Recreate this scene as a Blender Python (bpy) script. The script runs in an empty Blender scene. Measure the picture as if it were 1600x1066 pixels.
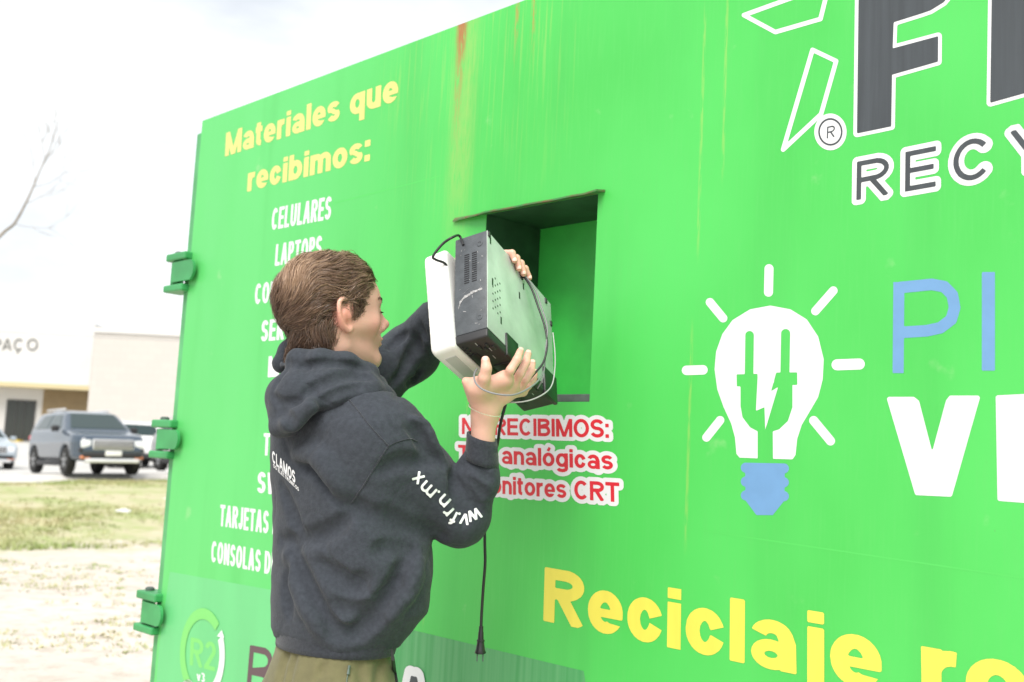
import bpy, bmesh, math, random
import numpy as np
from mathutils import Vector, Matrix
from mathutils.bvhtree import BVHTree

random.seed(7)
rng = np.random.default_rng(7)
SC = bpy.context.scene
COL = SC.collection

# ------------------------------------------------------------------ camera
FPX = 1640.0                      # focal length in pixels of the 1600 px wide photograph
PITCH, ROLL, YAW = math.radians(6.5), math.radians(2.9), math.radians(45.3)
CAM_H = 1.38
_cp, _sp = math.cos(PITCH), math.sin(PITCH)
_fwd = np.array([0, _cp, _sp]); _up = np.array([0, -_sp, _cp]); _rt = np.array([1., 0, 0])
_c, _s = math.cos(ROLL), math.sin(ROLL)
RT = _c * _rt + _s * _up
UP = -_s * _rt + _c * _up
FW = _fwd
cam = bpy.data.cameras.new('camera')
cam_o = bpy.data.objects.new('camera', cam)
COL.objects.link(cam_o)
cam.sensor_width = 36.0
cam.lens = 36.0 * FPX / 1600.0
cam.clip_end = 2000
cam.clip_start = 0.05
cam_o.matrix_world = Matrix(((RT[0], UP[0], -FW[0], 0), (RT[1], UP[1], -FW[1], 0), (RT[2], UP[2], -FW[2], CAM_H), (0, 0, 0, 1)))
cam.dof.use_dof = True
cam.dof.focus_distance = 2.05
cam.dof.aperture_fstop = 4.5
SC.camera = cam_o

# ------------------------------------------------------------------ sky, sun, exposure
SUN_DIR = Vector((-0.15, -0.62, 0.77)).normalized()      # towards the sun
world = bpy.data.worlds.new("World")
SC.world = world
world.use_nodes = True
nt = world.node_tree
bg = nt.nodes['Background']
sky = nt.nodes.new('ShaderNodeTexSky')
sky.sky_type = 'NISHITA'
sky.sun_disc = False
sky.sun_elevation = math.asin(SUN_DIR.z)
sky.sun_rotation = math.atan2(SUN_DIR.x, SUN_DIR.y)
sky.dust_density = 3.0
sky.air_density = 1.0
# thin bright cloud layer: noise that veils the blue
tc = nt.nodes.new('ShaderNodeTexCoord')
mp = nt.nodes.new('ShaderNodeMapping'); mp.inputs['Scale'].default_value = (1.2, 1.2, 3.5)
nz = nt.nodes.new('ShaderNodeTexNoise'); nz.inputs['Scale'].default_value = 2.3; nz.inputs['Detail'].default_value = 7; nz.inputs['Roughness'].default_value = .55
rp = nt.nodes.new('ShaderNodeValToRGB'); rp.color_ramp.elements[0].position = .30; rp.color_ramp.elements[1].position = .58
rp.color_ramp.elements[0].color = (.54, .54, .54, 1); rp.color_ramp.elements[1].color = (.97, .97, .97, 1)
mx = nt.nodes.new('ShaderNodeMix'); mx.data_type = 'RGBA'
mx.inputs[7].default_value = (5.7, 5.85, 5.95, 1)
nt.links.new(tc.outputs['Generated'], mp.inputs[0]); nt.links.new(mp.outputs[0], nz.inputs['Vector'])
nt.links.new(nz.outputs['Fac'], rp.inputs[0]); nt.links.new(rp.outputs[0], mx.inputs[0])
dim = nt.nodes.new('ShaderNodeMix'); dim.data_type = 'RGBA'; dim.inputs[0].default_value = .55; dim.inputs[7].default_value = (.35, .55, .75, 1)   # high thin haze dims the blue gaps
nt.links.new(sky.outputs[0], dim.inputs[6]); nt.links.new(dim.outputs[2], mx.inputs[6]); nt.links.new(mx.outputs[2], bg.inputs['Color'])
bg.inputs['Strength'].default_value = 0.12
sun = bpy.data.lights.new('sun', 'SUN')
sun.energy = 2.2
sun.angle = math.radians(40)
sun.color = (1.0, .95, .88)
sun_o = bpy.data.objects.new('sun', sun)
COL.objects.link(sun_o)
sun_o.rotation_euler = SUN_DIR.to_track_quat('Z', 'Y').to_euler()
SC.view_settings.view_transform = 'Standard'
SC.view_settings.look = 'None'
SC.view_settings.exposure = 0.87
SC.view_settings.gamma = 1.0
SC.view_settings.use_curve_mapping = False

# ------------------------------------------------------------------ photo calibration -> metres
def ray(px, py):
    return RT * (px - 800) / FPX - UP * (py - 533) / FPX + FW
def at(px, py, d):
    """world point seen at photo position px,py standing d metres ahead of the camera (along +Y)"""
    r = ray(px, py)
    return r * (d / r[1]) + np.array([0, 0, CAM_H])
def ground(px, py, z=0.0):
    r = ray(px, py)
    return r * ((z - CAM_H) / r[2]) + np.array([0, 0, CAM_H])
NN = np.array([math.cos(YAW), math.sin(YAW), 0.])        # into the container
DX = np.array([math.sin(YAW), -math.cos(YAW), 0.])       # along the wall, left to right
WALL_C = 1.80
S0 = 3.405                                               # distance of the left corner along -DX
ORIGIN = NN * WALL_C - DX * S0
def wl(px, py):
    """photo position -> (x, z) on the container wall, metres from its left corner / from the ground"""
    r = ray(px, py)
    p = r * (WALL_C / (r @ NN))
    return float(p @ DX + S0), float(p[2] + CAM_H)

# ------------------------------------------------------------------ helpers
def V(*a): return np.array(a, float)
def nrm(v): v = np.asarray(v, float); return v / np.linalg.norm(v)
def tag(o, label=None, cat=None, group=None, kind=None):
    if label: o['label'] = label
    if cat: o['category'] = cat
    if group: o['group'] = group
    if kind: o['kind'] = kind
    return o
def empty(name, loc=(0, 0, 0), rz=0.0):
    o = bpy.data.objects.new(name, None)
    COL.objects.link(o)
    o.empty_display_size = .1
    o.location = loc; o.rotation_euler = (0, 0, rz)
    return o
def mobj(name, verts, faces, mats, parent=None, smooth=False, mat_idx=None):
    me = bpy.data.meshes.new(name)
    verts = np.asarray(verts, np.float32)
    if isinstance(faces, np.ndarray):
        n, k = faces.shape
        me.vertices.add(len(verts)); me.vertices.foreach_set('co', verts.ravel())
        me.loops.add(n * k); me.loops.foreach_set('vertex_index', faces.astype(np.int32).ravel())
        me.polygons.add(n); me.polygons.foreach_set('loop_start', np.arange(0, n * k, k, dtype=np.int32))
        me.update(calc_edges=True); me.validate()
    else:
        me.from_pydata(verts.tolist(), [], faces)
    if not isinstance(mats, (list, tuple)): mats = [mats]
    for m in mats: me.materials.append(m)
    if mat_idx is not None: me.polygons.foreach_set('material_index', np.asarray(mat_idx, np.int32))
    if smooth: me.polygons.foreach_set('use_smooth', np.ones(len(me.polygons), bool))
    me.update()
    o = bpy.data.objects.new(name, me)
    COL.objects.link(o)
    if parent is not None: o.parent = parent
    return o
class MB:
    """collects shapes, builds ONE mesh object"""
    def __init__(s): s.v = []; s.f = []
    def add(s, verts, faces):
        b = len(s.v); s.v += [tuple(map(float, q)) for q in verts]; s.f += [tuple(i + b for i in f) for f in faces]; return s
    def box(s, lo, hi, M=None):
        x0, y0, z0 = lo; x1, y1, z1 = hi
        p = [(x0, y0, z0), (x1, y0, z0), (x1, y1, z0), (x0, y1, z0), (x0, y0, z1), (x1, y0, z1), (x1, y1, z1), (x0, y1, z1)]
        if M is not None: p = [M(q) for q in p]
        return s.add(p, [(0, 3, 2, 1), (4, 5, 6, 7), (0, 1, 5, 4), (1, 2, 6, 5), (2, 3, 7, 6), (3, 0, 4, 7)])
    def bbox(s, lo, hi, b=.004, M=None, seg=2):
        bm = bmesh.new(); bmesh.ops.create_cube(bm, size=1)
        for v in bm.verts:
            v.co = Vector([(lo[i] + hi[i]) / 2 + v.co[i] * (hi[i] - lo[i]) for i in range(3)])
        bmesh.ops.bevel(bm, geom=bm.edges[:], offset=b, segments=seg, affect='EDGES', profile=.5)
        bm.verts.index_update()
        p = [tuple(v.co) for v in bm.verts]
        if M is not None: p = [M(q) for q in p]
        f = [tuple(v.index for v in q.verts) for q in bm.faces]; bm.free()
        return s.add(p, f)
    def tube(s, pts, r, n=8, cap=True):
        pts = [np.asarray(q, float) for q in pts]
        m = len(pts); rr = r if isinstance(r, (list, tuple, np.ndarray)) else [r] * m
        rings = []; up = None
        for i in range(m):
            t = nrm(pts[min(i + 1, m - 1)] - pts[max(i - 1, 0)])
            if up is None:
                up = np.cross(t, [0, 0, 1.]);
                if np.linalg.norm(up) < 1e-3: up = np.cross(t, [1., 0, 0])
            up = nrm(up - t * (up @ t)); w = np.cross(t, up)
            rings.append([pts[i] + rr[i] * (math.cos(a) * up + math.sin(a) * w) for a in np.arange(n) * 2 * math.pi / n])
        v = [q for R in rings for q in R]; f = []
        for i in range(m - 1):
            for j in range(n):
                k = (j + 1) % n
                f.append((i * n + j, i * n + k, (i + 1) * n + k, (i + 1) * n + j))
        if cap: f += [tuple(range(n))[::-1], tuple((m - 1) * n + j for j in range(n))]
        return s.add(v, f)
    def lathe(s, c, axis, prof, n=16):
        axis = nrm(axis); up = np.cross(axis, [0, 0, 1.])
        if np.linalg.norm(up) < 1e-3: up = np.array([1., 0, 0])
        up = nrm(up); w = np.cross(axis, up); c = np.asarray(c, float)
        v = []; f = []
        for (h, r) in prof:
            for a in np.arange(n) * 2 * math.pi / n: v.append(c + axis * h + r * (math.cos(a) * up + math.sin(a) * w))
        for i in range(len(prof) - 1):
            for j in range(n):
                k = (j + 1) % n; f.append((i * n + j, i * n + k, (i + 1) * n + k, (i + 1) * n + j))
        f += [tuple(range(n))[::-1], tuple((len(prof) - 1) * n + j for j in range(n))]
        return s.add(v, f)
    def poly_prism(s, pts, t, M):
        n = len(pts)
        v = [M((x, y, 0)) for x, y in pts] + [M((x, y, t)) for x, y in pts]
        f = [tuple(range(n))[::-1], tuple(n + i for i in range(n))]
        for i in range(n):
            k = (i + 1) % n; f.append((i, k, n + k, n + i))
        return s.add(v, f)
    def build(s, name, mat, parent=None, smooth=False):
        o = mobj(name, s.v, s.f, mat, parent, smooth)
        if parent is not None and getattr(s, 'world', False): pass
        return o
def auto_smooth(o, ang=35):
    me = o.data
    me.polygons.foreach_set('use_smooth', np.ones(len(me.polygons), bool))
    bm = bmesh.new(); bm.from_mesh(me)
    bmesh.ops.recalc_face_normals(bm, faces=bm.faces[:])
    for e in bm.edges:
        e.smooth = len(e.link_faces) == 2 and e.calc_face_angle(0) < math.radians(ang)
    bm.to_mesh(me); bm.free()
    return o
def catmull(pts, n=8):
    P = [np.asarray(p, float) for p in pts]; P = [2 * P[0] - P[1]] + P + [2 * P[-1] - P[-2]]
    out = []
    for i in range(1, len(P) - 2):
        for t in np.arange(n) / n:
            a, b, c, d = P[i - 1:i + 3]
            out.append(.5 * (2 * b + (c - a) * t + (2 * a - 5 * b + 4 * c - d) * t * t + (3 * b - a - 3 * c + d) * t ** 3))
    out.append(P[-2]); return out

# ------------------------------------------------------------------ materials
def mat(name, col, rough=.5, metal=0., noise=0., nscale=20., bump=0., bscale=80., coat=0., spec=.5, sss=0., sheen=0., coords='Object', stretch=(1, 1, 1), col2=None):
    m = bpy.data.materials.new(name); m.use_nodes = True
    t = m.node_tree; b = t.nodes['Principled BSDF']
    b.inputs['Base Color'].default_value = (*col, 1); b.inputs['Roughness'].default_value = rough; b.inputs['Metallic'].default_value = metal
    b.inputs['Coat Weight'].default_value = coat; b.inputs['Specular IOR Level'].default_value = spec
    if sss:
        b.inputs['Subsurface Weight'].default_value = sss; b.inputs['Subsurface Radius'].default_value = (1, .35, .2); b.inputs['Subsurface Scale'].default_value = .008
    if sheen: b.inputs['Sheen Weight'].default_value = sheen; b.inputs['Sheen Roughness'].default_value = .5
    if noise or bump:
        c = t.nodes.new('ShaderNodeTexCoord'); mp = t.nodes.new('ShaderNodeMapping'); mp.inputs['Scale'].default_value = stretch
        t.links.new(c.outputs[coords], mp.inputs[0])
    if noise:
        n = t.nodes.new('ShaderNodeTexNoise'); n.inputs['Scale'].default_value = nscale; n.inputs['Detail'].default_value = 6
        t.links.new(mp.outputs[0], n.inputs['Vector'])
        x = t.nodes.new('ShaderNodeMix'); x.data_type = 'RGBA'
        c2 = col2 if col2 else tuple(max(0, q * (1 - noise)) for q in col)
        x.inputs[6].default_value = (*col, 1); x.inputs[7].default_value = (*c2, 1)
        r = t.nodes.new('ShaderNodeMapRange'); r.inputs[1].default_value = .35; r.inputs[2].default_value = .65
        t.links.new(n.outputs['Fac'], r.inputs[0]); t.links.new(r.outputs[0], x.inputs[0]); t.links.new(x.outputs[2], b.inputs['Base Color'])
    if bump:
        n2 = t.nodes.new('ShaderNodeTexNoise'); n2.inputs['Scale'].default_value = bscale; n2.inputs['Detail'].default_value = 5
        t.links.new(mp.outputs[0], n2.inputs['Vector'])
        bp = t.nodes.new('ShaderNodeBump'); bp.inputs['Strength'].default_value = bump; bp.inputs['Distance'].default_value = .002
        t.links.new(n2.outputs['Fac'], bp.inputs['Height']); t.links.new(bp.outputs[0], b.inputs['Normal'])
    return m
GREEN = (.060, .50, .075)
M_steel_green = mat('green_paint', (.045, .32, .10), .45, noise=.25, nscale=9, bump=.15, bscale=60)
M_post = mat('post_green_paint', (.10, .42, .16), .5, noise=.35, nscale=6, bump=.2)
M_white = mat('white_vinyl', (.70, .71, .73), .45, noise=.05, nscale=40, stretch=(1, 1, .2))
M_yellow = mat('yellow_vinyl', (.72, .65, .085), .45, noise=.07, nscale=30, stretch=(1, 1, .2))
M_paleyellow = mat('faded_yellow_vinyl', (.66, .60, .20), .45, noise=.07, nscale=30, stretch=(1, 1, .2))
M_red = mat('red_vinyl', (.62, .015, .03), .45, noise=.1, nscale=30)
M_charcoal = mat('charcoal_vinyl', (.055, .065, .075), .45, noise=.25, nscale=25, stretch=(3, 1, .15))
M_blue = mat('blue_vinyl', (.14, .30, .54), .45, noise=.06, nscale=30)
M_maroon = mat('dark_maroon_vinyl', (.10, .06, .07), .5)
M_lime = mat('lime_vinyl', (.17, .56, .14), .45)
M_mint = mat('mint_vinyl', (.13, .53, .20), .4, noise=.1, nscale=3, stretch=(2, 1, .3))
M_darkgreen = mat('dark_green_vinyl', (.05, .30, .09), .45, noise=.35, nscale=16, stretch=(4, 1, .12), col2=(.10, .36, .14))
M_rust = mat('rusty_steel', (.16, .085, .04), .8, noise=.6, nscale=25, bump=.5, bscale=120, col2=(.05, .20, .06))
M_chute_shaded = mat('chute_shaded_green', (.03, .10, .045), .6, noise=.4, nscale=12, bump=.2)  # shade on the left jamb and ceiling is put into this green
M_chute_back = mat('chute_back_green', (.055, .60, .085), .5, noise=.25, nscale=7, bump=.15)
M_grey_strip = mat('bare_grey_steel', (.10, .14, .12), .5, noise=.3, nscale=30)

def wall_material():
    m = bpy.data.materials.new('green_wall_vinyl'); m.use_nodes = True
    t = m.node_tree; N = t.nodes; L = t.links; b = N['Principled BSDF']
    b.inputs['Roughness'].default_value = .42
    tc = N.new('ShaderNodeTexCoord'); sep = N.new('ShaderNodeSeparateXYZ'); L.new(tc.outputs['Object'], sep.inputs[0])
    def noise(scale, stretch, detail=5):
        mp = N.new('ShaderNodeMapping'); mp.inputs['Scale'].default_value = stretch; L.new(tc.outputs['Object'], mp.inputs[0])
        n = N.new('ShaderNodeTexNoise'); n.inputs['Scale'].default_value = scale; n.inputs['Detail'].default_value = detail; L.new(mp.outputs[0], n.inputs['Vector']); return n.outputs['Fac']
    def rng_(v, a, b_, c=0., d=1.):
        r = N.new('ShaderNodeMapRange'); r.interpolation_type = 'SMOOTHSTEP'; L.new(v, r.inputs[0])
        for i, q in enumerate((a, b_, c, d)): r.inputs[i + 1].default_value = q
        return r.outputs[0]
    def mul(a, b_):
        x = N.new('ShaderNodeMath'); x.operation = 'MULTIPLY'; L.new(a, x.inputs[0])
        if isinstance(b_, float): x.inputs[1].default_value = b_
        else: L.new(b_, x.inputs[1])
        return x.outputs[0]
    def mix(f, a, b_):
        x = N.new('ShaderNodeMix'); x.data_type = 'RGBA'; L.new(f, x.inputs[0])
        for i, q in ((6, a), (7, b_)):
            if isinstance(q, tuple): x.inputs[i].default_value = (*q, 1)
            else: L.new(q, x.inputs[i])
        return x.outputs[2]
    def band(x0, x1, soft):            # along the wall
        return mul(rng_(sep.outputs[0], x0 - soft, x0 + soft), rng_(sep.outputs[0], x1 - soft, x1 + soft, 1., 0.))
    def zfade(z0, z1):                 # 1 at z1 (top), 0 at z0
        return rng_(sep.outputs[2], z0, z1)
    big = noise(1.6, (1, 1, .6), 4)
    col = mix(rng_(big, .3, .7), (.052, .455, .068), (.074, .540, .098))
    fine = noise(26, (6, 1, .35), 4)
    col = mix(mul(rng_(fine, .45, .75), .35), col, (.085, .50, .10))
    # paler towards the left door: sky sheen mixed into the green
    XD = wl(700, 400)[0]
    left = rng_(sep.outputs[0], XD - .9, XD + .2, 1., 0.)
    col = mix(mul(left, .6), col, (.12, .53, .17))
    # rust and ochre run-off streaks
    xr = wl(714, 120)[0]; zt = wl(714, 60)[1]; zb = wl(712, 330)[1]
    st = noise(40, (3, 1, .10), 6)
    st2 = noise(90, (2, 1, .25), 6)
    ochre = mul(mul(band(xr - .30, xr + .42, .10), rng_(st, .50, .70)), zfade(zb - .15, zt))
    col = mix(mul(ochre, .28), col, (.36, .53, .12))
    och2 = mul(mul(band(xr - .012, xr + .075, .03), rng_(st2, .2, .6)), zfade(zb - .25, zb + .2))
    col = mix(mul(och2, .26), col, (.50, .42, .12))
    rust = mul(mul(band(xr - .006, xr + .022, .008), rng_(st2, .36, .55)), zfade(zb + .1, zt))
    col = mix(mul(rust, .65), col, (.36, .14, .05))
    rb = mul(mul(band(xr - .01, xr + .028, .010), rng_(st2, .3, .5)), zfade(zt - .10, zt + .02))
    col = mix(mul(rb, .85), col, (.36, .12, .04))
    x2 = wl(806, 30)[0]; x3 = wl(832, 30)[0]
    for xx in (x2, x3):
        r2 = mul(mul(band(xx - .004, xx + .01, .006), rng_(st2, .4, .6)), zfade(zt - .18, zt + .06))
        col = mix(mul(r2, .85), col, (.42, .20, .05))
    # thin runs low on the wall and by the lamp sign
    for px, p0, p1 in ((1075, 560, 880), (726, 640, 800), (664, 860, 1000), (1132, 20, 300), (1095, 60, 420)):
        xx = wl(px, (p0 + p1) / 2)[0]; za = wl(px, p1)[1]; zc = wl(px, p0)[1]
        r3 = mul(mul(band(xx - .003, xx + .003, .003), rng_(st2, .35, .6)), mul(zfade(za, za + .1), rng_(sep.outputs[2], zc, zc + .1, 1., 0.)))
        col = mix(mul(r3, .32), col, (.45, .52, .12))
    # scuffs
    sc = noise(11, (1, 1, 1), 8)
    col = mix(mul(rng_(sc, .66, .78), .45), col, (.30, .55, .25))
    gr = noise(3.2, (2.2, 1, .22), 7)
    col = mix(mul(rng_(gr, .5, .75), .30), col, (.045, .36, .06))
    sp = noise(150, (1, 1, .6), 2)
    col = mix(mul(rng_(sp, .74, .80), .6), col, (.10, .26, .08))
    L.new(col, b.inputs['Base Color'])
    rr = rng_(noise(5, (1, 1, .4), 4), .3, .7, .36, .5); L.new(rr, b.inputs['Roughness'])
    bp = N.new('ShaderNodeBump'); bp.inputs['Strength'].default_value = .12; bp.inputs['Distance'].default_value = .01
    L.new(noise(2.5, (1, 1, 1), 3), bp.inputs['Height'])
    b2 = N.new('ShaderNodeBump'); b2.inputs['Strength'].default_value = .08; b2.inputs['Distance'].default_value = .001
    L.new(noise(70, (2, 1, .3), 3), b2.inputs['Height']); L.new(bp.outputs[0], b2.inputs['Normal']); L.new(b2.outputs[0], b.inputs['Normal'])
    return m
M_wall = wall_material()

# ------------------------------------------------------------------ lettering: stroked glyphs -> 2D distance field -> filled outline
def d_seg(P, a, b):
    a = np.asarray(a, float); b = np.asarray(b, float); ab = b - a
    h = np.clip(((P - a) @ ab) / (ab @ ab + 1e-12), 0, 1)
    return np.linalg.norm(P - a - h[:, None] * ab, axis=1)
def d_butt(P, a, b, r):
    a = np.asarray(a, float); b = np.asarray(b, float); ab = b - a; ln = np.linalg.norm(ab); t = ab / ln; n = np.array([-t[1], t[0]])
    q = P - (a + b) / 2; x = np.abs(q @ t) - ln / 2; y = np.abs(q @ n) - r
    return np.minimum(np.maximum(x, y), 0) + np.hypot(np.maximum(x, 0), np.maximum(y, 0))
def d_poly(P, pts):
    pts = np.asarray(pts, float); n = len(pts)
    d = np.full(len(P), 1e9); s = np.zeros(len(P), bool)
    for i in range(n):
        a = pts[i]; b = pts[(i + 1) % n]
        d = np.minimum(d, d_seg(P, a, b))
        c = ((a[1] > P[:, 1]) != (b[1] > P[:, 1])) & (P[:, 0] < (b[0] - a[0]) * (P[:, 1] - a[1]) / (b[1] - a[1] + 1e-12) + a[0])
        s ^= c
    return np.where(s, -d, d)
def prim_d(P, p, h):
    k = p[0]
    if k == 'L': return d_butt(P, p[1], p[2], p[3] if len(p) > 3 else h)
    if k == 'R': return d_seg(P, p[1], p[2]) - (p[3] if len(p) > 3 else h)
    if k == 'C':                                    # open curve, ends cut square
        pts = np.asarray(p[1], float); w = p[2] if len(p) > 2 else h
        d = np.full(len(P), 1e9)
        for i in range(len(pts) - 1): d = np.minimum(d, d_seg(P, pts[i], pts[i + 1]))
        d = d - w
        for e, f in ((pts[0], pts[1]), (pts[-1], pts[-2])):
            t = (e - f) / np.linalg.norm(e - f); cut = (P - e) @ t
            near = np.linalg.norm(P - e, axis=1) < 1.6 * w
            d = np.where(near, np.maximum(d, cut), d)
        return d
    if k == 'O':
        pts = np.asarray(p[1], float); w = p[2] if len(p) > 2 else h; d = np.full(len(P), 1e9)
        for i in range(len(pts)): d = np.minimum(d, d_seg(P, pts[i], pts[(i + 1) % len(pts)]))
        return d - w
    if k == 'D': return np.linalg.norm(P - np.asarray(p[1], float), axis=1) - p[2]
    if k == 'F': return d_poly(P, p[1]) - (p[2] if len(p) > 2 else 0)
def arc(cx, cy, rx, ry, a0, a1, n=18):
    a = np.radians(np.linspace(a0, a1, n)); return np.stack([cx + rx * np.cos(a), cy + ry * np.sin(a)], 1)
def glyph(ch, w, sx):
    """prims (units of cap height) and width; w = stroke weight, sx = width factor"""
    h = w / 2; X = .76
    def E(W, y0, y1): return (W / 2, (y0 + y1) / 2, W / 2 - h, (y1 - y0) / 2 - h)
    def stem(x, y0, y1): return ('L', (x, y0), (x, y1))
    def bar(y, x0, x1): return ('L', (x0, y), (x1, y))
    W = {'A': 1.0, 'B': .9, 'C': .95, 'Ç': .95, 'D': .95, 'E': .82, 'F': .78, 'G': 1.0, 'H': .95, 'I': 0, 'J': .72, 'L': .76, 'M': 1.12, 'N': .95, 'O': 1.03, 'P': .86, 'R': .92, 'S': .88, 'T': .88, 'U': .93, 'V': .96, 'W': 1.35, 'Y': .94,
         'a': .76, 'b': .78, 'c': .71, 'e': .75, 'f': .46, 'g': .78, 'i': 0, 'j': .34, 'l': 0, 'm': 1.14, 'n': .72, 'o': .78, 'ó': .78, 'q': .78, 'r': .48, 's': .70, 't': .46, 'u': .72, 'v': .72, 'w': 1.06, 'x': .72, '.': 0, ':': 0, '2': .75, '3': .75, ' ': .36}[ch] * sx
    if ch in 'Iil.:': W = w
    P = []
    if ch == 'A': P = [('L', (h * .9, 0), (W / 2 - h * .1, 1)), ('L', (W - h * .9, 0), (W / 2 + h * .1, 1)), ('L', (W * .22, .3), (W * .78, .3), h * .85), ('N', [(-.3, 1), (W + .3, 1), (W + .3, 1.5), (-.3, 1.5)]), ('N', [(-.3, 0), (W + .3, 0), (W + .3, -.5), (-.3, -.5)])]
    elif ch == 'B':
        r1 = (.52 - w) / 2 + h
        P = [stem(h, 0, 1), ('C', [(h, 1 - h), (W * .5, 1 - h), *arc(W * .55, .76, W * .40 - h, .24 - h, 90, -90, 12), (h, .52)]), ('C', [(h, .52), (W * .5, .52), *arc(W * .58, (.52 + h) / 2, W * .42 - h, (.52 - h) / 2, 90, -90, 12), (h, h)])]
    elif ch in 'CÇ':
        P = [('C', arc(*E(W, 0, 1), 42, 318, 30))]
        if ch == 'Ç': P += [('C', [(W * .5, 0), (W * .55, -.12), (W * .42, -.2), (W * .3, -.17)], h * .7)]
    elif ch == 'G': P = [('C', arc(*E(W, 0, 1), 45, 345, 30)), ('L', (W - h, .12), (W - h, .5)), bar(.5 - h, W * .55, W)]
    elif ch == 'D': P = [stem(h, 0, 1), ('C', [(h, 1 - h), (W * .4, 1 - h), *arc(W * .42, .5, W * .58 - h, .5 - h, 90, -90, 18), (h, h)])]
    elif ch == 'E': P = [stem(h, 0, 1), bar(1 - h, 0, W), bar(.51, 0, W * .93), bar(h, 0, W)]
    elif ch == 'F': P = [stem(h, 0, 1), bar(1 - h, 0, W), bar(.5, 0, W * .9)]
    elif ch == 'H': P = [stem(h, 0, 1), stem(W - h, 0, 1), bar(.52, 0, W)]
    elif ch == 'I': P = [stem(h, 0, 1)]
    elif ch == 'J': P = [stem(W - h, .3, 1), ('C', [(W - h, .4), *arc(W / 2, .31, W / 2 - h, .31 - h, 0, -170, 14)])]
    elif ch == 'L': P = [stem(h, 0, 1), bar(h, 0, W)]
    elif ch == 'M': P = [stem(h, 0, 1), stem(W - h, 0, 1), ('L', (h, 1.), (W / 2, .0), h * .95), ('L', (W - h, 1.), (W / 2, .0), h * .95), ('N', [(-.3, 1), (W + .3, 1), (W + .3, 1.5), (-.3, 1.5)]), ('N', [(-.3, 0), (W + .3, 0), (W + .3, -.5), (-.3, -.5)])]
    elif ch == 'N': P = [stem(h, 0, 1), stem(W - h, 0, 1), ('L', (h, 1.), (W - h, 0.)), ('N', [(-.3, 1), (W + .3, 1), (W + .3, 1.5), (-.3, 1.5)]), ('N', [(-.3, 0), (W + .3, 0), (W + .3, -.5), (-.3, -.5)])]
    elif ch == 'O': P = [('O', arc(*E(W, -.01, 1.01), 0, 350, 36))]
    elif ch in 'PR':
        P = [stem(h, 0, 1), ('C', [(h, 1 - h), (W * .5, 1 - h), *arc(W * .54, .72, W * .46 - h, .28 - h, 90, -90, 14), (h, .44 + h)])]
        if ch == 'R': P += [('L', (W * .46, .5), (W - h * .95, 0.)), ('N', [(-.3, 0), (W + .3, 0), (W + .3, -.5), (-.3, -.5)])]
    elif ch == 'S':
        rx = W / 2 - h; ry = (1 + w * 0 - w) / 4 + .0
        P = [('C', np.vstack([arc(W / 2, 1 - h - ry, rx * .95, ry, 15, 270, 16), arc(W / 2, h + ry, rx, ry, 90, -165, 16)]))]
    elif ch == 'T': P = [stem(W / 2, 0, 1), bar(1 - h, 0, W)]
    elif ch == 'U': P = [('C', [(h, 1), (h, .4), *arc(W / 2, .36, W / 2 - h, .36 - h, 180, 360, 16), (W - h, .4), (W - h, 1)])]
    elif ch == 'V': P = [('L', (h * .9, 1), (W / 2, 0)), ('L', (W - h * .9, 1), (W / 2, 0)), ('N', [(-.3, 1), (W + .3, 1), (W + .3, 1.5), (-.3, 1.5)]), ('N', [(-.3, 0), (W + .3, 0), (W + .3, -.5), (-.3, -.5)])]
    elif ch == 'W': P = [('L', (h * .9, 1), (W * .27, 0), h * .9), ('L', (W * .5, 1), (W * .27, 0), h * .9), ('L', (W * .5, 1), (W * .73, 0), h * .9), ('L', (W - h * .9, 1), (W * .73, 0), h * .9), ('N', [(-.3, 1), (W + .3, 1), (W + .3, 1.5), (-.3, 1.5)]), ('N', [(-.3, 0), (W + .3, 0), (W + .3, -.5), (-.3, -.5)])]
    elif ch == 'Y': P = [stem(W / 2, 0, .48), ('L', (h * .9, 1), (W / 2, .4)), ('L', (W - h * .9, 1), (W / 2, .4)), ('N', [(-.3, 1), (W + .3, 1), (W + .3, 1.5), (-.3, 1.5)])]
    elif ch == 'a':
        P = [('C', [*arc(W * .48, X - .26, W * .46 - h, .26 - h, 168, 20, 12), (W - h * 1.05, X * .55), (W - h, 0)]), ('O', arc(W * .46, .225, W * .46 - h, .225 - h * .8, 0, 345, 24), h * .85)]
    elif ch == 'b': P = [stem(h, 0, 1), ('O', arc(W / 2, X / 2, W / 2 - h, X / 2 - h, 0, 350, 30))]
    elif ch == 'c': P = [('O', arc(W / 2, X / 2, W / 2 - h, X / 2 - h, 0, 350, 30)), ('N', [(W * .5, X / 2), (W + .3, X / 2 + .26), (W + .3, X / 2 - .26)])]
    elif ch == 'e': P = [('O', arc(W / 2, X / 2, W / 2 - h, X / 2 - h, 0, 350, 30)), ('N', [(W / 2, X * .47 - h * .7), (W + .3, X * .47 - h * .7), (W + .3, X * .47 - h * .7 - .13), (W * .6, X * .47 - h * .7 - .085)]), ('L', (h, X * .47), (W - h * .6, X * .47), h * .72)]
    elif ch == 'f': P = [('C', [(W * .42, 0), (W * .42, .78), *arc(W * .42 + .17, .80, .17, .2 - h, 180, 80, 8)]), bar(X - h * .8, 0, W * .95)]
    elif ch in 'gq':
        P = [stem(W - h, -.05 if ch == 'g' else -.28, X), ('O', arc(W / 2, X / 2, W / 2 - h, X / 2 - h, 0, 350, 30))]
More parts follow.
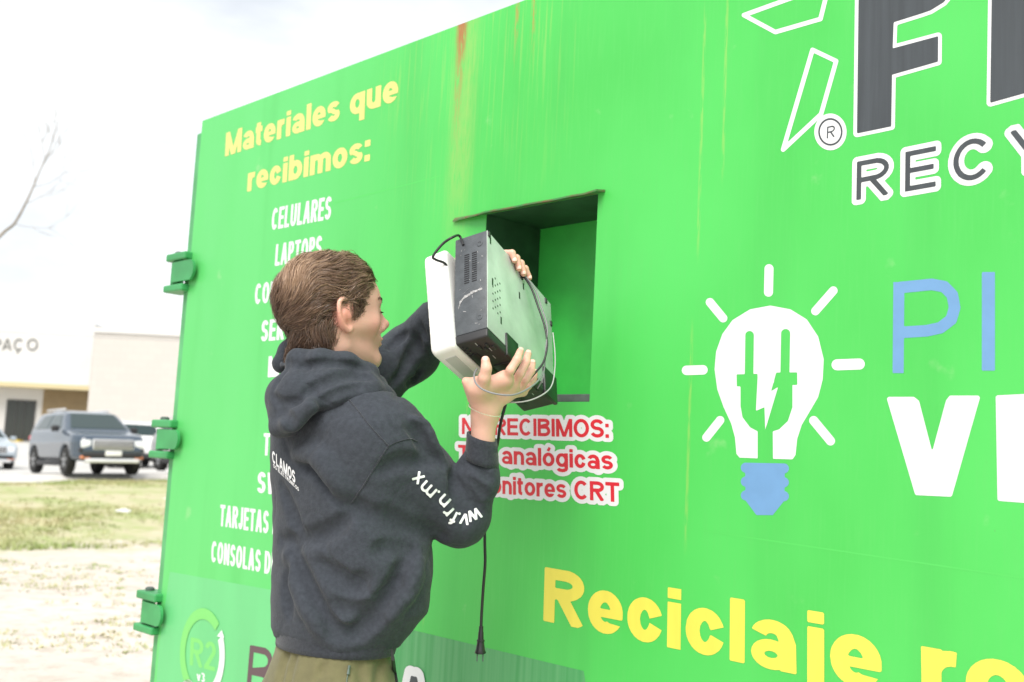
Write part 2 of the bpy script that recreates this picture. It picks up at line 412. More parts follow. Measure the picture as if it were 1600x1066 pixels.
        if ch == 'g': P += [('C', [(W - h, .1), *arc(W / 2, -.05, W / 2 - h, .23 - h, 0, -160, 14)])]
    elif ch == 'i': P = [stem(h, 0, X), ('L', (h, .82), (h, 1.0))]
    elif ch == 'j': P = [('C', [(W - h, X), (W - h, -.05), *arc(W - h - .14, -.08, .14, .12, 0, -90, 8)]), ('L', (W - h, .82), (W - h, 1.0))]
    elif ch == 'l': P = [stem(h, 0, 1)]
    elif ch == 'm':
        c = W / 2
        P = [stem(h, 0, X), ('C', [(h, X * .55), *arc((h + c) / 2, X * .62, (c - h) / 2, X * .38 - h, 170, 0, 10), (c, X * .5), (c, 0)]), ('C', [(c, X * .55), *arc((W - h + c) / 2, X * .62, (W - h - c) / 2, X * .38 - h, 170, 0, 10), (W - h, X * .5), (W - h, 0)])]
    elif ch == 'n': P = [stem(h, 0, X), ('C', [(h, X * .5), *arc(W / 2, X * .58, W / 2 - h, X * .42 - h, 170, 0, 12), (W - h, X * .5), (W - h, 0)])]
    elif ch in 'oó':
        P = [('O', arc(W / 2, X / 2, W / 2 - h, X / 2 - h, 0, 350, 30))]
        if ch == 'ó': P += [('L', (W * .45, .84), (W * .62, 1.04), h * .8)]
    elif ch == 'r': P = [stem(h, 0, X), ('C', [(h, X * .5), *arc(W * .85, X * .55, W * .85 - h, X * .45 - h, 175, 80, 8)])]
    elif ch == 's':
        ry = (X - w) / 4
        P = [('C', np.vstack([arc(W / 2, X - h - ry, W / 2 - h, ry, 20, 270, 14), arc(W / 2, h + ry, W / 2 - h, ry, 90, -160, 14)]), h * .93)]
    elif ch == 't': P = [('C', [(W * .42, .95), (W * .42, .2), *arc(W * .42 + .14, .2, .14, .2 - h, 180, 275, 6)]), bar(X - h * .8, 0, W * .95)]
    elif ch == 'u': P = [stem(W - h, 0, X), ('C', [(h, X), (h, X * .45), *arc(W / 2, X * .42, W / 2 - h, X * .42 - h, 180, 350, 12)])]
    elif ch == 'v': P = [('L', (h * .9, X), (W / 2, 0)), ('L', (W - h * .9, X), (W / 2, 0)), ('N', [(-.2, X), (W + .2, X), (W + .2, X + .4), (-.2, X + .4)]), ('N', [(-.3, 0), (W + .3, 0), (W + .3, -.5), (-.3, -.5)])]
    elif ch == 'w': P = [('L', (h * .9, X), (W * .28, 0)), ('L', (W * .5, X), (W * .28, 0)), ('L', (W * .5, X), (W * .72, 0)), ('L', (W - h * .9, X), (W * .72, 0))]
    elif ch == 'x': P = [('L', (h, 0), (W - h, X)), ('L', (W - h, 0), (h, X))]
    elif ch == '.': P = [('D', (h, h), h * 1.15)]
    elif ch == ':': P = [('L', (h, 0), (h, w * 1.05)), ('L', (h, X - w * 1.05), (h, X))]
    elif ch == '2': P = [('C', [*arc(W / 2, .71, W / 2 - h, .29 - h, 170, -35, 14), (h * 1.2, h * 1.6)]), bar(h, 0, W)]
    elif ch == '3': P = [('C', arc(W / 2, .74, W / 2 - h, .26 - h, 150, -90, 14)), ('C', arc(W / 2, .27, W / 2 - h, .27 - h, 90, -150, 14))]
    return P, W
def text_prims(txt, w, sx, gap):
    """-> list of (prims, x offset), total width, width after each character"""
    x = 0; out = []; ends = []
    for ch in txt:
        P, W = glyph(ch, w, sx)
        out.append((P, x)); ends.append(x + W); x += W + (gap if ch != ' ' else gap)
    return out, ends
def text_field(P, items, h):
    d = np.full(len(P), 1e9)
    for prims, x in items:
        Q = P - np.array([x, 0.]); g = np.full(len(P), 1e9)
        for p in prims:
            if p[0] == 'N': g = np.maximum(g, -d_poly(Q, p[1]))
            else: g = np.minimum(g, prim_d(Q, p, h))
        d = np.minimum(d, g)
    return d
def contours(fn, x0, x1, y0, y1, step):
    xs = np.arange(x0, x1 + step, step); ys = np.arange(y0, y1 + step, step)
    G = np.stack(np.meshgrid(xs, ys, indexing='ij'), -1); D = fn(G.reshape(-1, 2)).reshape(len(xs), len(ys))
    D = np.where(np.abs(D) < 1e-7, 1e-7, D); ins = D < 0
    code = ins[:-1, :-1] * 1 + ins[1:, :-1] * 2 + ins[1:, 1:] * 4 + ins[:-1, 1:] * 8
    nxt = {}
    TAB = {1: [(3, 0)], 2: [(0, 1)], 3: [(3, 1)], 4: [(1, 2)], 5: [(3, 2), (1, 0)], 6: [(0, 2)], 7: [(3, 2)], 8: [(2, 3)], 9: [(2, 0)], 10: [(0, 3), (2, 1)], 11: [(2, 1)], 12: [(1, 3)], 13: [(1, 0)], 14: [(0, 3)]}
    def ek(i, j, e): return {0: (0, i, j), 1: (1, i + 1, j), 2: (0, i, j + 1), 3: (1, i, j)}[e]
    for i, j in zip(*np.nonzero((code > 0) & (code < 15))):
        for a, b in TAB[int(code[i, j])]: nxt[ek(i, j, a)] = ek(i, j, b)
    def pt(k):
        o, i, j = k
        a = D[i, j]; b = D[i + 1, j] if o == 0 else D[i, j + 1]; t = a / (a - b)
        return (xs[i] + t * step, ys[j]) if o == 0 else (xs[i], ys[j] + t * step)
    loops = []
    while nxt:
        k = next(iter(nxt)); lp = []; s = k
        while k in nxt:
            lp.append(pt(k)); k = nxt.pop(k)
        if len(lp) > 3: loops.append(np.array(lp))
    return loops
def thin(lp, tol):
    out = [lp[0]]
    for i in range(1, len(lp) - 1):
        a = out[-1]; b = lp[i]; c = lp[i + 1]
        if abs((b[0] - a[0]) * (c[1] - a[1]) - (b[1] - a[1]) * (c[0] - a[0])) > tol * (np.linalg.norm(c - a) + 1e-9) or np.linalg.norm(b - a) > 12 * tol * 40: out.append(b)
    out.append(lp[-1]); return np.array(out)
def fill_loops(loops):
    """filled flat mesh (verts2d, faces) of nested outlines"""
    cu = bpy.data.curves.new('outline', 'CURVE'); cu.dimensions = '2D'; cu.fill_mode = 'BOTH'
    for lp in loops:
        s = cu.splines.new('POLY'); s.points.add(len(lp) - 1)
        for i, (x, y) in enumerate(lp): s.points[i].co = (x, y, 0, 1)
        s.use_cyclic_u = True
    o = bpy.data.objects.new('outline', cu); COL.objects.link(o)
    dg = bpy.context.evaluated_depsgraph_get(); me = bpy.data.meshes.new_from_object(o.evaluated_get(dg))
    v = np.array([q.co[:2] for q in me.vertices]).reshape(-1, 2); f = [tuple(p.vertices) for p in me.polygons]
    bpy.data.objects.remove(o); bpy.data.curves.remove(cu); bpy.data.meshes.remove(me)
    return v, f
def decal(name, loops, m, parent, off, label=None):
    """loops already in wall coordinates (x,z)"""
    v, f = fill_loops(loops)
    vv = np.stack([v[:, 0], np.full(len(v), -off), v[:, 1]], 1)
    o = mobj(name, vv, f, m, parent)
    if label: o['label'] = label
    return o
def wall_text(name, txt, p0, p1, p2, m, parent, w=.2, sx=1., gap=.1, prefix=None, halo=0., halo_m=None, off=.0005, step=.02, label=None):
    items, ends = text_prims(txt, w, sx, gap)
    wd = ends[(len(prefix) if prefix else len(txt)) - 1]
    a = V(*wl(*p0)); b = V(*wl(*p1)); c = V(*wl(*p2)); ex = (b - a) / wd; ey = c - a
    tot = ends[-1]
    mp = lambda lp: a + lp[:, :1] * ex + lp[:, 1:] * ey
    for hh, mm, oo, nm in ((halo, halo_m, off - .0002, name + '_halo'), (0., m, off, name)):
        if hh == 0. and mm is None: continue
        if mm is None: continue
        L = contours(lambda P: text_field(P, items, w / 2) - hh, -hh - .1, tot + hh + .1, -.42 - hh, 1.12 + hh, step)
        o = decal(nm, [mp(thin(l, .002)) for l in L], mm, parent, oo, label)
    return o
def px_decal(name, fn, box, step, conv, m, parent, off, label=None):
    """artwork described in the coordinates of a photo detail; conv maps them to photo pixels, then onto the wall"""
    L = contours(fn, box[0], box[2], box[1], box[3], step)
    return decal(name, [np.array([wl(*conv(x, y)) for x, y in thin(l, .02 * step)]) for l in L], m, parent, off, label)

# ------------------------------------------------------------------ the recycling container
CONT = empty('recycling_container', ORIGIN, math.atan2(DX[1], DX[0]))
tag(CONT, 'large green steel recycling container with printed lettering and a square deposit opening', 'container')
TOP = (wl(316, 192)[1] + wl(810, 0)[1]) / 2
LEN, DEP = 6.06, 2.4
BOT = .16
hx0, hz1 = wl(760, 345)[0], wl(936, 303)[1]
hx1, hz0 = wl(934, 320)[0], wl(919, 628)[1]
T = .006
# front sheet with the opening cut through
xs = [0, hx0, hx1, LEN]; zs = [BOT, hz0, hz1, TOP]
mb = MB()
for i in range(3):
    for j in range(3):
        if i == 1 and j == 1: continue
        mb.add([(xs[i], 0, zs[j]), (xs[i + 1], 0, zs[j]), (xs[i + 1], 0, zs[j + 1]), (xs[i], 0, zs[j + 1])], [(0, 1, 2, 3)])
mb.build('front_wall', M_wall, CONT)
MB().box((0, .004, TOP - .06), (LEN, DEP, TOP - .004)).build('roof', M_steel_green, CONT)
MB().box((0, DEP - .06, BOT), (LEN, DEP - .004, TOP - .062)).build('rear_wall', M_steel_green, CONT)
MB().box((LEN - .06, .004, BOT), (LEN - .004, DEP - .062, TOP - .062)).build('end_wall', M_steel_green, CONT)
MB().box((.004, .004, BOT), (.06, DEP - .062, TOP - .062)).build('end_door', M_steel_green, CONT)
MB().box((.062, .004, BOT), (LEN - .062, DEP - .062, BOT + .12)).build('base_frame', M_steel_green, CONT)
for xx in (.4, 3.0, 5.5):
    MB().box((xx, .15, 0), (xx + .2, DEP - .15, BOT - .002)).build('skid', M_steel_green, CONT)
MB().bbox((-.055, .012, BOT - .05), (-.003, .075, TOP - .035), .005).build('corner_post', M_post, CONT)
# chute behind the opening
CD = .20
ch = empty('deposit_chute'); ch.parent = CONT
mb = MB(); mb.box((hx0 - .004, .002, hz0 - .1), (hx0 - .0005, CD, hz1 + .05)); mb.build('left_jamb', M_chute_shaded, ch)
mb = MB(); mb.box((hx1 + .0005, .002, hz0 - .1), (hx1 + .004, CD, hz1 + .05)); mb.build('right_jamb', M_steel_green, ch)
mb = MB(); mb.box((hx0, .002, hz1 + .0005), (hx1, CD, hz1 + .004)); mb.build('chute_ceiling', M_chute_shaded, ch)
mb = MB(); mb.box((hx0, .002, hz0 - .004), (hx1, CD, hz0 - .0005)); mb.build('chute_sill', M_steel_green, ch)
mb = MB(); mb.box((hx0 + .0, CD + .001, hz0 - .1), (hx1 + .4, CD + .006, hz1 + .05)); mb.build('back_panel', M_chute_back, ch)
mb = MB(); mb.bbox((hx0 + .10, .004, hz0), (hx1 - .001, .010, hz0 + .018), .001); mb.build('sill_lip', M_grey_strip, ch)
# thin rusty drip flap over the opening
fx0, fz0 = wl(710, 345); fx1, fz1 = wl(946, 298)
fz = (fz0 + fz1) / 2 - .004
fl = MB(); n = 14
vv = []
for i in range(n + 1):
    x = fx0 + (fx1 - fx0) * i / n; dz = .0007 * math.sin(i * 1.7) + (.004 if i == n else 0)
    prot = .006 + .026 * min(1, i / 4.)
    vv += [(x, -.0005, fz + .008 + dz * .3), (x, -prot, fz + dz), (x, -prot, fz - .004 + dz), (x, -.0005, fz + .003 + dz * .3)]
ff = []
for i in range(n):
    for j in range(4):
        k = (j + 1) % 4; ff.append((i * 4 + j, i * 4 + k, (i + 1) * 4 + k, (i + 1) * 4 + j))
ff += [(0, 1, 2, 3), (n * 4 + 3, n * 4 + 2, n * 4 + 1, n * 4)]
fl.add(vv, ff).build('drip_flap', M_rust, CONT)
# hinges on the left edge
def hinge(py_top, px_l, px_r, py_bot):
    x1, zt = wl(px_r, py_top); _, zb = wl(px_r, py_bot)
    hgt = zt - zb; x0 = -.115
    h = empty('door_hinge'); h.parent = CONT
    zc = (zt + zb) / 2
    MB().bbox((x0 - .012, -.030, zt - .028), (.012, .045, zt), .006).build('upper_lug', M_steel_green, h)
    MB().bbox((x0 - .014, -.030, zb), (.006, .045, zb + .026), .006).build('lower_lug', M_steel_green, h)
    mb = MB(); mb.lathe((x0 + .022, .004, zb + .03), (0, 0, 1), [(0, .02), (0, .023), (hgt - .062, .023), (hgt - .062, .02)], 18); auto_smooth(mb.build('barrel', M_steel_green, h))
    mb = MB(); mb.lathe((x0 + .022, .004, zt - .004), (0, 0, 1), [(0, .016), (.012, .016), (.016, .010)], 14); auto_smooth(mb.build('pin', M_grey_strip, h))
    # leaf with a rounded end, bent onto the door
    a = zb + .034; b = zt - .034; r = (b - a) / 2; pts = [(x0 + .035, a), (x1 - r * .8, a)] + [(x1 - r * .8 + r * .8 * math.cos(t), (a + b) / 2 + r * math.sin(t)) for t in np.linspace(-math.pi / 2 + .2, math.pi / 2 - .2, 9)] + [(x1 - r * .8, b), (x0 + .035, b)]
    mb = MB(); mb.poly_prism(pts, .010, lambda q: (q[0], -.026 + q[2], q[1])); auto_smooth(mb.build('leaf', M_steel_green, h), 30)
hinge(391, 268, 315, 452)
hinge(657, 246, 291, 719)
hinge(931, 218, 265, 998)

# --- printing on the wall
WT = wall_text
WT('heading_lettering', 'Materiales que', (351.6, 245), (622, 157.5), (353.6, 208), M_paleyellow, CONT, w=.22, sx=.80, gap=.065)
WT('heading_lettering', 'recibimos:', (386.2, 300), (578, 251), (388.4, 262), M_paleyellow, CONT, w=.22, sx=.80, gap=.065)
for txt, pre, p0, p1, p2 in (
        ('CELULARES', None, (423.8, 360), (516.6, 342.5), (426.5, 326)),
        ('LAPTOPS', None, (429.5, 416), (502, 403.5), (431.8, 382)),
        ('COMPUTADORAS', 'COM', (397.8, 476), (434, 471), (399.6, 444)),
        ('SERVIDORES', 'SERV', (407.4, 534), (458, 529.5), (409.6, 501)),
        ('MODEMS', 'M', (418.5, 590), (436, 588.5), (420, 557)),
        ('TABLETS', 'TA', (411, 711.5), (435, 713), (412.5, 677)),
        ('SWITCHES', 'SW', (401.4, 770), (437, 774), (403.4, 737)),
        ('TARJETAS ELECTRONICAS', 'TARJETAS E', (343, 822), (434, 836.5), (344.8, 788.5)),
        ('CONSOLAS DE VIDEOJUEGOS', 'CONSOLAS DE', (329.7, 878), (432, 900), (331.4, 845))):
    WT('list_lettering', txt, p0, p1, p2, M_white, CONT, w=.16, sx=.46, gap=.06, prefix=pre)
HL = dict(w=.185, sx=.82, gap=.07, halo=.22, halo_m=M_white, step=.025)
WT('warning_lettering', 'NO RECIBIMOS:', (722, 678.5), (951.8, 684.5), (722, 653), M_red, CONT, **HL)
WT('warning_lettering', 'TVs analógicas', (716, 721), (958.5, 734.5), (716, 695), M_red, CONT, **HL, off=.0006)
WT('warning_lettering', 'Monitores CRT', (744, 769), (968.5, 785), (744, 742), M_red, CONT, **HL, off=.0007)
WT('slogan_lettering', 'Reciclaje ro', (849, 970), (1163.7, 1037), (851.5, 886), M_yellow, CONT, prefix='Recicl', w=.207, sx=.80, gap=.07)
WT('company_lettering', 'RECYCLING', (1338.2, 313), (1549, 276.5), (1339.2, 253), M_charcoal, CONT, prefix='REC', w=.125, sx=.93, gap=.42, halo=.13, halo_m=M_white, step=.02)
z8 = lambda x, y: (1100 + x / 3.136, y / 3.136)
Fp = [(763, -420), (1240, -560), (1262, -430), (1252, -120), (1225, -50), (1175, 12), (1110, 52), (1070, 66), (930, 110), (925, 238), (1148, 178), (1147, 303), (922, 367), (918, 620), (750, 655)]
Ip = [(1418, -560), (1600, -612), (1592, 452), (1403, 505)]
for hh, mm, oo, nm in ((18, M_white, .0003, 'logo_letter_border'), (0, M_charcoal, .0005, 'logo_letter')):
    px_decal(nm, lambda P: d_poly(P, Fp) - hh, (700, -640, 1300, 720), 6, z8, mm, CONT, oo)
    px_decal(nm, lambda P: d_poly(P, Ip) - hh, (1360, -680, 1660, 560), 6, z8, mm, CONT, oo)
for pts in ([(196, 75), (350, 158), (571, 94), (612, -70), (420, -6)], [(532, 245), (648, 300), (574, 560), (388, 734)]):
    px_decal('logo_arrow', lambda P: prim_d(P, ('O', pts), 11), (150, -120, 700, 780), 4, z8, M_white, CONT, .0003)
rg = lambda P, r: np.hypot((P[:, 0] - 620) / .88, P[:, 1] - 647) - r
px_decal('registered_mark_disc', lambda P: rg(P, 90), (500, 520, 740, 780), 4, z8, M_white, CONT, .0004)
px_decal('registered_mark_ring', lambda P: np.abs(rg(P, 63)) - 4.5, (500, 520, 740, 780), 3, z8, M_charcoal, CONT, .0006)
WT('registered_mark_letter', 'R', z8(602, 680), z8(641, 671), z8(604, 622), M_charcoal, CONT, w=.12, sx=.8, off=.0006)
# lamp emblem
z7 = lambda x, y: (1050 + x / 2.538, 400 + y / 2.538)
bulb = [(390, 197), (470, 212), (535, 252), (580, 320), (602, 410), (598, 490), (580, 560), (545, 620), (515, 670), (497, 725), (490, 790), (478, 807), (340, 803), (268, 800), (256, 785), (250, 720), (235, 665), (205, 600), (180, 530), (169, 450), (175, 380), (200, 310), (240, 255), (310, 212)]
plug = [(272, 505), (478, 500), (478, 600), (460, 655), (425, 688), (400, 696), (401, 830), (340, 830), (340, 696), (310, 680), (280, 640), (272, 595)]
bolt = [(342, 440), (420, 440), (393, 537), (421, 520), (370, 690), (367, 600), (333, 615)]
def lamp_fn(P):
    d = d_poly(P, bulb)
    pl = np.minimum.reduce([d_poly(P, plug), d_butt(P, (257, 494), (340, 492), 24), d_butt(P, (405, 488), (497, 487), 25), d_seg(P, (308, 315), (306, 480)) - 17, d_seg(P, (451, 308), (448, 478)) - 18])
    bo = np.maximum(d_poly(P, bolt), -(P[:, 1] - 440))
    gap = d_poly(P, [(341, 440), (344, 440), (336, 608), (333, 615)])
    pl = np.maximum(pl, -bo)
    return np.maximum(d, -pl)
px_decal('lamp_emblem', lamp_fn, (150, 180, 620, 825), 3.5, z7, M_white, CONT, .0003)
for a, b, r in (((385, 51), (383, 144), 18), ((151, 184), (203, 247), 17), ((640, 138), (569, 219), 17), ((58, 454), (123, 452), 19), ((655, 432), (743, 429), 22), ((191, 652), (137, 720), 17), ((562, 653), (629, 734), 18)):
    px_decal('lamp_ray', lambda P: d_seg(P, a, b) - r, (min(a[0], b[0]) - 30, min(a[1], b[1]) - 30, max(a[0], b[0]) + 30, max(a[1], b[1]) + 30), 4, z7, M_white, CONT, .0003)
def base_fn(P):
    d = d_poly(P, [(290, 822), (448, 824), (446, 970), (400, 1028), (335, 1028), (292, 970)])
    for y in (840, 895, 950): d = np.minimum(d, d_seg(P, (293, y), (444, y + 3)) - 20)
    return d
px_decal('lamp_base_emblem', base_fn, (250, 800, 490, 1050), 3, z7, M_blue, CONT, .0003)
Pc = [(900, 126), (1030, 113), (1080, 122), (1112, 155), (1121, 205), (1108, 252), (1065, 285), (1010, 297), (900, 304)]
px_decal('campaign_lettering', lambda P: np.minimum.reduce([prim_d(P, ('C', [(900, 104), (897, 465)]), 22), prim_d(P, ('C', Pc), 23)]), (850, 60, 1180, 490), 4, z7, M_blue, CONT, .0003)
px_decal('campaign_lettering', lambda P: prim_d(P, ('L', (1255, 64), (1255, 455)), 26), (1200, 40, 1300, 480), 4, z7, M_blue, CONT, .0003)
Vp = [(862, 568), (957, 568), (972, 580), (1032, 812), (1095, 578), (1106, 563), (1212, 563), (1103, 946), (972, 940)]
px_decal('campaign_lettering', lambda P: d_poly(P, Vp) - 9, (830, 530, 1250, 980), 5, z7, M_white, CONT, .0003)
Ep = [(1293, 562), (1640, 545), (1642, 640), (1410, 648), (1410, 715), (1600, 712), (1600, 800), (1412, 800), (1414, 870), (1650, 880), (1652, 990), (1300, 963)]
px_decal('campaign_lettering', lambda P: d_poly(P, Ep) - 9, (1260, 510, 1690, 1020), 5, z7, M_white, CONT, .0003)
# mint lower sheet on the door, dark green printed corner
qp = [(262, 893), (460, 928.5), (640, 965), (640, 1250), (180, 1250), (232, 1066)]
decal('lower_sheet', [np.array([wl(x, y) for x, y in [(265.5, 893.5), (450, 926.5), (560, 946), (560, 1300), (230, 1300), (236, 1160), (250, 1000)]]) * V(1, 1) + V(.0, 0)], M_mint, CONT, .0002)
decal('dark_printed_corner', [np.array([wl(x, y) for x, y in [(560, 962.5), (640, 983.5), (912, 1048.5), (921, 1100), (930, 1200), (560, 1200)]])], M_darkgreen, CONT, .0003)
z6 = lambda x, y: (270 + x / 8.46, 940 + y / 8.46)
def ring_fn(P, a0, a1):
    q = (P - V(398, 700)) / V(262, 540)
    r = np.hypot(q[:, 0], q[:, 1]); a = np.degrees(np.arctan2(-q[:, 1], q[:, 0])) % 360
    am = (a0 + a1) / 2; da = np.abs((a - am + 180) % 360 - 180) - (a1 - a0) / 2
    return np.maximum(np.abs(r - 1) - .135, da / 57)
px_decal('certificate_ring', lambda P: ring_fn(P, 42, 262) * 100, (50, 60, 760, 1320), 9, z6, M_lime, CONT, .002)
px_decal('certificate_arrow', lambda P: np.minimum(ring_fn(P, 270, 384) * 100, d_poly(P, [(590, 460), (655, 375), (690, 480)])), (50, 60, 760, 1320), 9, z6, M_white, CONT, .0022)
WT('certificate_lettering', 'R2', z6(222, 838), z6(560, 925), z6(240, 470), M_lime, CONT, w=.15, sx=.62, gap=.06)
WT('certificate_lettering', 'v3', z6(318, 1045), z6(425, 1070), z6(318, 925), M_white, CONT, w=.18, sx=.7, gap=.05)
px_decal('certificate_dot', lambda P: np.linalg.norm(P - V(205, 1090), axis=1) - 62, (100, 1000, 300, 1180), 8, z6, M_white, CONT, .002)
WT('partner_lettering', 'B', z6(962, 1290), z6(1290, 1370), z6(1022, 575), M_maroon, CONT, w=.12, sx=.75)
zl = lambda x, y: (600 + x / 8.889, 960 + y / 8.889)
WT('partner_lettering', 'A', zl(300, 1300), zl(560, 1370), zl(300, 830), M_charcoal, CONT, w=.2, sx=.7, halo=.27, halo_m=M_white, off=.003, step=.03)
# edges of the printed sheets
def seam(p, q, th=.004):
    a = V(*wl(*p)); b = V(*wl(*q))
    mb = MB(); mb.add([(a[0], -.0002, a[1]), (b[0], -.0002, b[1]), (b[0], -.0002, b[1] + th), (a[0], -.0002, a[1] + th)], [(0, 1, 2, 3)])
    mb.build('sheet_seam', M_seam, CONT)
M_seam = mat('sheet_edge_vinyl', (.075, .53, .095), .4)
seam((520, 319), (692, 275), .003)
seam((1095, 830), (1600, 905), .003)

# ------------------------------------------------------------------ distance-field modelling (surface nets)
def smin(a, b, k):
    h = np.maximum(k - np.abs(a - b), 0) / k
    return np.minimum(a, b) - h * h * k * .25
class Sdf:
    def __init__(s): s.p = []
    def _add(s, op, fn, c, r, k): s.p.append((op, fn, np.asarray(c, float), float(r), float(k))); return s
    def cone(s, a, b, ra, rb, k=.02, op='u'):
        a = np.asarray(a, float); b = np.asarray(b, float); ab = b - a; l2 = ab @ ab + 1e-12
        def fn(P):
            h = np.clip(((P - a) @ ab) / l2, 0, 1)
            return np.linalg.norm(P - a - h[:, None] * ab, axis=1) - (ra + (rb - ra) * h)
        return s._add(op, fn, (a + b) / 2, math.sqrt(l2) / 2 + max(ra, rb), k)
    def chain(s, pts, rs, k=.01, op='u'):
        if not hasattr(rs, '__len__'): rs = [rs] * len(pts)
        for i in range(len(pts) - 1): s.cone(pts[i], pts[i + 1], rs[i], rs[i + 1], k, op)
        return s
    def ball(s, c, r, k=.02, op='u'):
        c = np.asarray(c, float)
        return s._add(op, lambda P: np.linalg.norm(P - c, axis=1) - r, c, r, k)
    def ell(s, c, rad, B=None, k=.02, op='u'):
        c = np.asarray(c, float); rad = np.asarray(rad, float); B = np.eye(3) if B is None else np.asarray(B, float)   # rows of B: local axes
        def fn(P):
            q = (P - c) @ B.T
            k0 = np.linalg.norm(q / rad, axis=1); k1 = np.linalg.norm(q / rad ** 2, axis=1)
            return np.where(k0 < 1e-4, -rad.min(), k0 * (k0 - 1) / (k1 + 1e-9))
        return s._add(op, fn, c, rad.max(), k)
    def column(s, zs, cx, cy, ra, rb, B, k=.03, op='u', pw=2.3):
        """upright trunk: centre and two half-widths given at heights zs; B rows: width axis, depth axis"""
        zs = np.asarray(zs, float)
        def fn(P):
            z = np.clip(P[:, 2], zs[0], zs[-1])
            c = np.stack([np.interp(z, zs, cx), np.interp(z, zs, cy)], 1)
            a = np.interp(z, zs, ra); b = np.interp(z, zs, rb)
            q = P[:, :2] - c; u = q @ B[0][:2]; v = q @ B[1][:2]
            k0 = (np.abs(u / a) ** pw + np.abs(v / b) ** pw) ** (1 / pw)
            d = (k0 - 1) * np.minimum(a, b)
            dz = np.maximum(zs[0] - P[:, 2], P[:, 2] - zs[-1])
            return np.where(dz > 0, np.hypot(np.maximum(d, 0), dz), np.maximum(d, dz))
        return s._add(op, fn, (np.mean(cx), np.mean(cy), (zs[0] + zs[-1]) / 2), (zs[-1] - zs[0]) / 2 + max(ra) + .1, k)
    def field(s, fn, op='d', c=(0, 0, 0), r=99, k=.01): return s._add(op, fn, c, r, k)
    def eval(s, P, c=None, rad=0.):
        d = np.full(len(P), 1e3)
        for op, fn, pc, pr, k in s.p:
            if c is not None and np.linalg.norm(pc - c) > pr * 1.05 + rad + k + .05: continue
            e = fn(P)
            if op == 'u': d = smin(d, e, k)
            elif op == 's': d = -smin(-d, e, k)
            elif op == 'd': d = d + e
            elif op == 'i': d = -smin(-d, -e, k)
        return d
def mesh_sdf(sd, lo, hi, h, B=14, smooth=1):
    lo = np.asarray(lo, float); hi = np.asarray(hi, float)
    nb = np.ceil((hi - lo) / (h * B)).astype(int)
    idx = np.stack(np.meshgrid(*[np.arange(n) for n in nb], indexing='ij'), -1).reshape(-1, 3)
    cen = lo + (idx + .5) * B * h
    dc = sd.eval(cen); act = idx[np.abs(dc) < B * h * .87 * 1.5 + .012]
    N = nb * B + 3
    loc = np.stack(np.meshgrid(*[np.arange(B + 1)] * 3, indexing='ij'), -1).reshape(-1, 3)
    cid = []; cpos = []; quads = []
    lin = lambda I: (I[..., 0] * N[1] + I[..., 1]) * N[2] + I[..., 2]
    for b in act:
        g = b * B + loc; P = lo + g * h
        c0 = lo + (b + .5) * B * h
        d = sd.eval(P, c0, B * h * .87).reshape(B + 1, B + 1, B + 1)
        if d.min() > 0 or d.max() < 0: continue
        s = d < 0
        cnt = np.zeros((B, B, B), int)
        acc = np.zeros((B, B, B, 3)); n = np.zeros((B, B, B))
        for dx in (0, 1):
            for dy in (0, 1):
                for dz in (0, 1): cnt += s[dx:B + dx, dy:B + dy, dz:B + dz]
        mixed = (cnt > 0) & (cnt < 8)
        for ax in range(3):
            o = [0, 1, 2]; o.remove(ax)
            for u in (0, 1):
                for v in (0, 1):
                    sl0 = [None] * 3; sl1 = [None] * 3
                    sl0[ax] = slice(0, B); sl1[ax] = slice(1, B + 1)
                    for q, w in ((o[0], u), (o[1], v)): sl0[q] = slice(w, B + w); sl1[q] = slice(w, B + w)
                    a = d[tuple(sl0)]; e = d[tuple(sl1)]; m = (a < 0) != (e < 0)
                    t = np.where(m, a / np.where(m, a - e, 1), 0)
                    p = np.zeros((B, B, B, 3)); p[..., ax] = t; p[..., o[0]] = u; p[..., o[1]] = v
                    acc += p * m[..., None]; n += m
        ii = np.argwhere(mixed)
        gi = b * B + ii
        cid.append(lin(gi)); cpos.append(lo + (gi + acc[mixed] / n[mixed][:, None]) * h)
        for ax in range(3):
            o = [(ax + 1) % 3, (ax + 2) % 3]
            a = d[:B, :B, :B]
            sl = [slice(0, B)] * 3; sl[ax] = slice(1, B + 1); e = d[tuple(sl)]
            m = (a < 0) != (e < 0); k = np.argwhere(m)
            if not len(k): continue
            gk = b * B + k; e1 = np.zeros(3, int); e1[o[0]] = 1; e2 = np.zeros(3, int); e2[o[1]] = 1
            ok = (gk[:, o[0]] > 0) & (gk[:, o[1]] > 0); gk = gk[ok]; flip = (a[m] < 0)[ok]
            q = np.stack([lin(gk - e1 - e2), lin(gk - e2), lin(gk), lin(gk - e1)], 1)
            q[~flip] = q[~flip][:, ::-1]
            quads.append(q)
    cid = np.concatenate(cid); cpos = np.concatenate(cpos); quads = np.concatenate(quads)
    od = np.argsort(cid); cid = cid[od]; cpos = cpos[od]
    f = np.searchsorted(cid, quads); f = np.clip(f, 0, len(cid) - 1); ok = (cid[f] == quads).all(1); f = f[ok]
    for _ in range(smooth):
        s_ = np.zeros_like(cpos); n_ = np.zeros(len(cpos))
        for i in range(4):
            a = f[:, i]; e = f[:, (i + 1) % 4]
            np.add.at(s_, a, cpos[e]); np.add.at(n_, a, 1); np.add.at(s_, e, cpos[a]); np.add.at(n_, e, 1)
        cpos = np.where(n_[:, None] > 0, cpos * .5 + .5 * s_ / np.maximum(n_, 1)[:, None], cpos)
    return cpos, f
def wav(P, f, seed, n=5):
    r = np.random.default_rng(seed); o = np.zeros(len(P))
    for i in range(n):
        k = nrm(r.normal(size=3)) * f * r.uniform(.6, 1.6); o += np.sin(P @ k + r.uniform(0, 6.28))
    return o / n

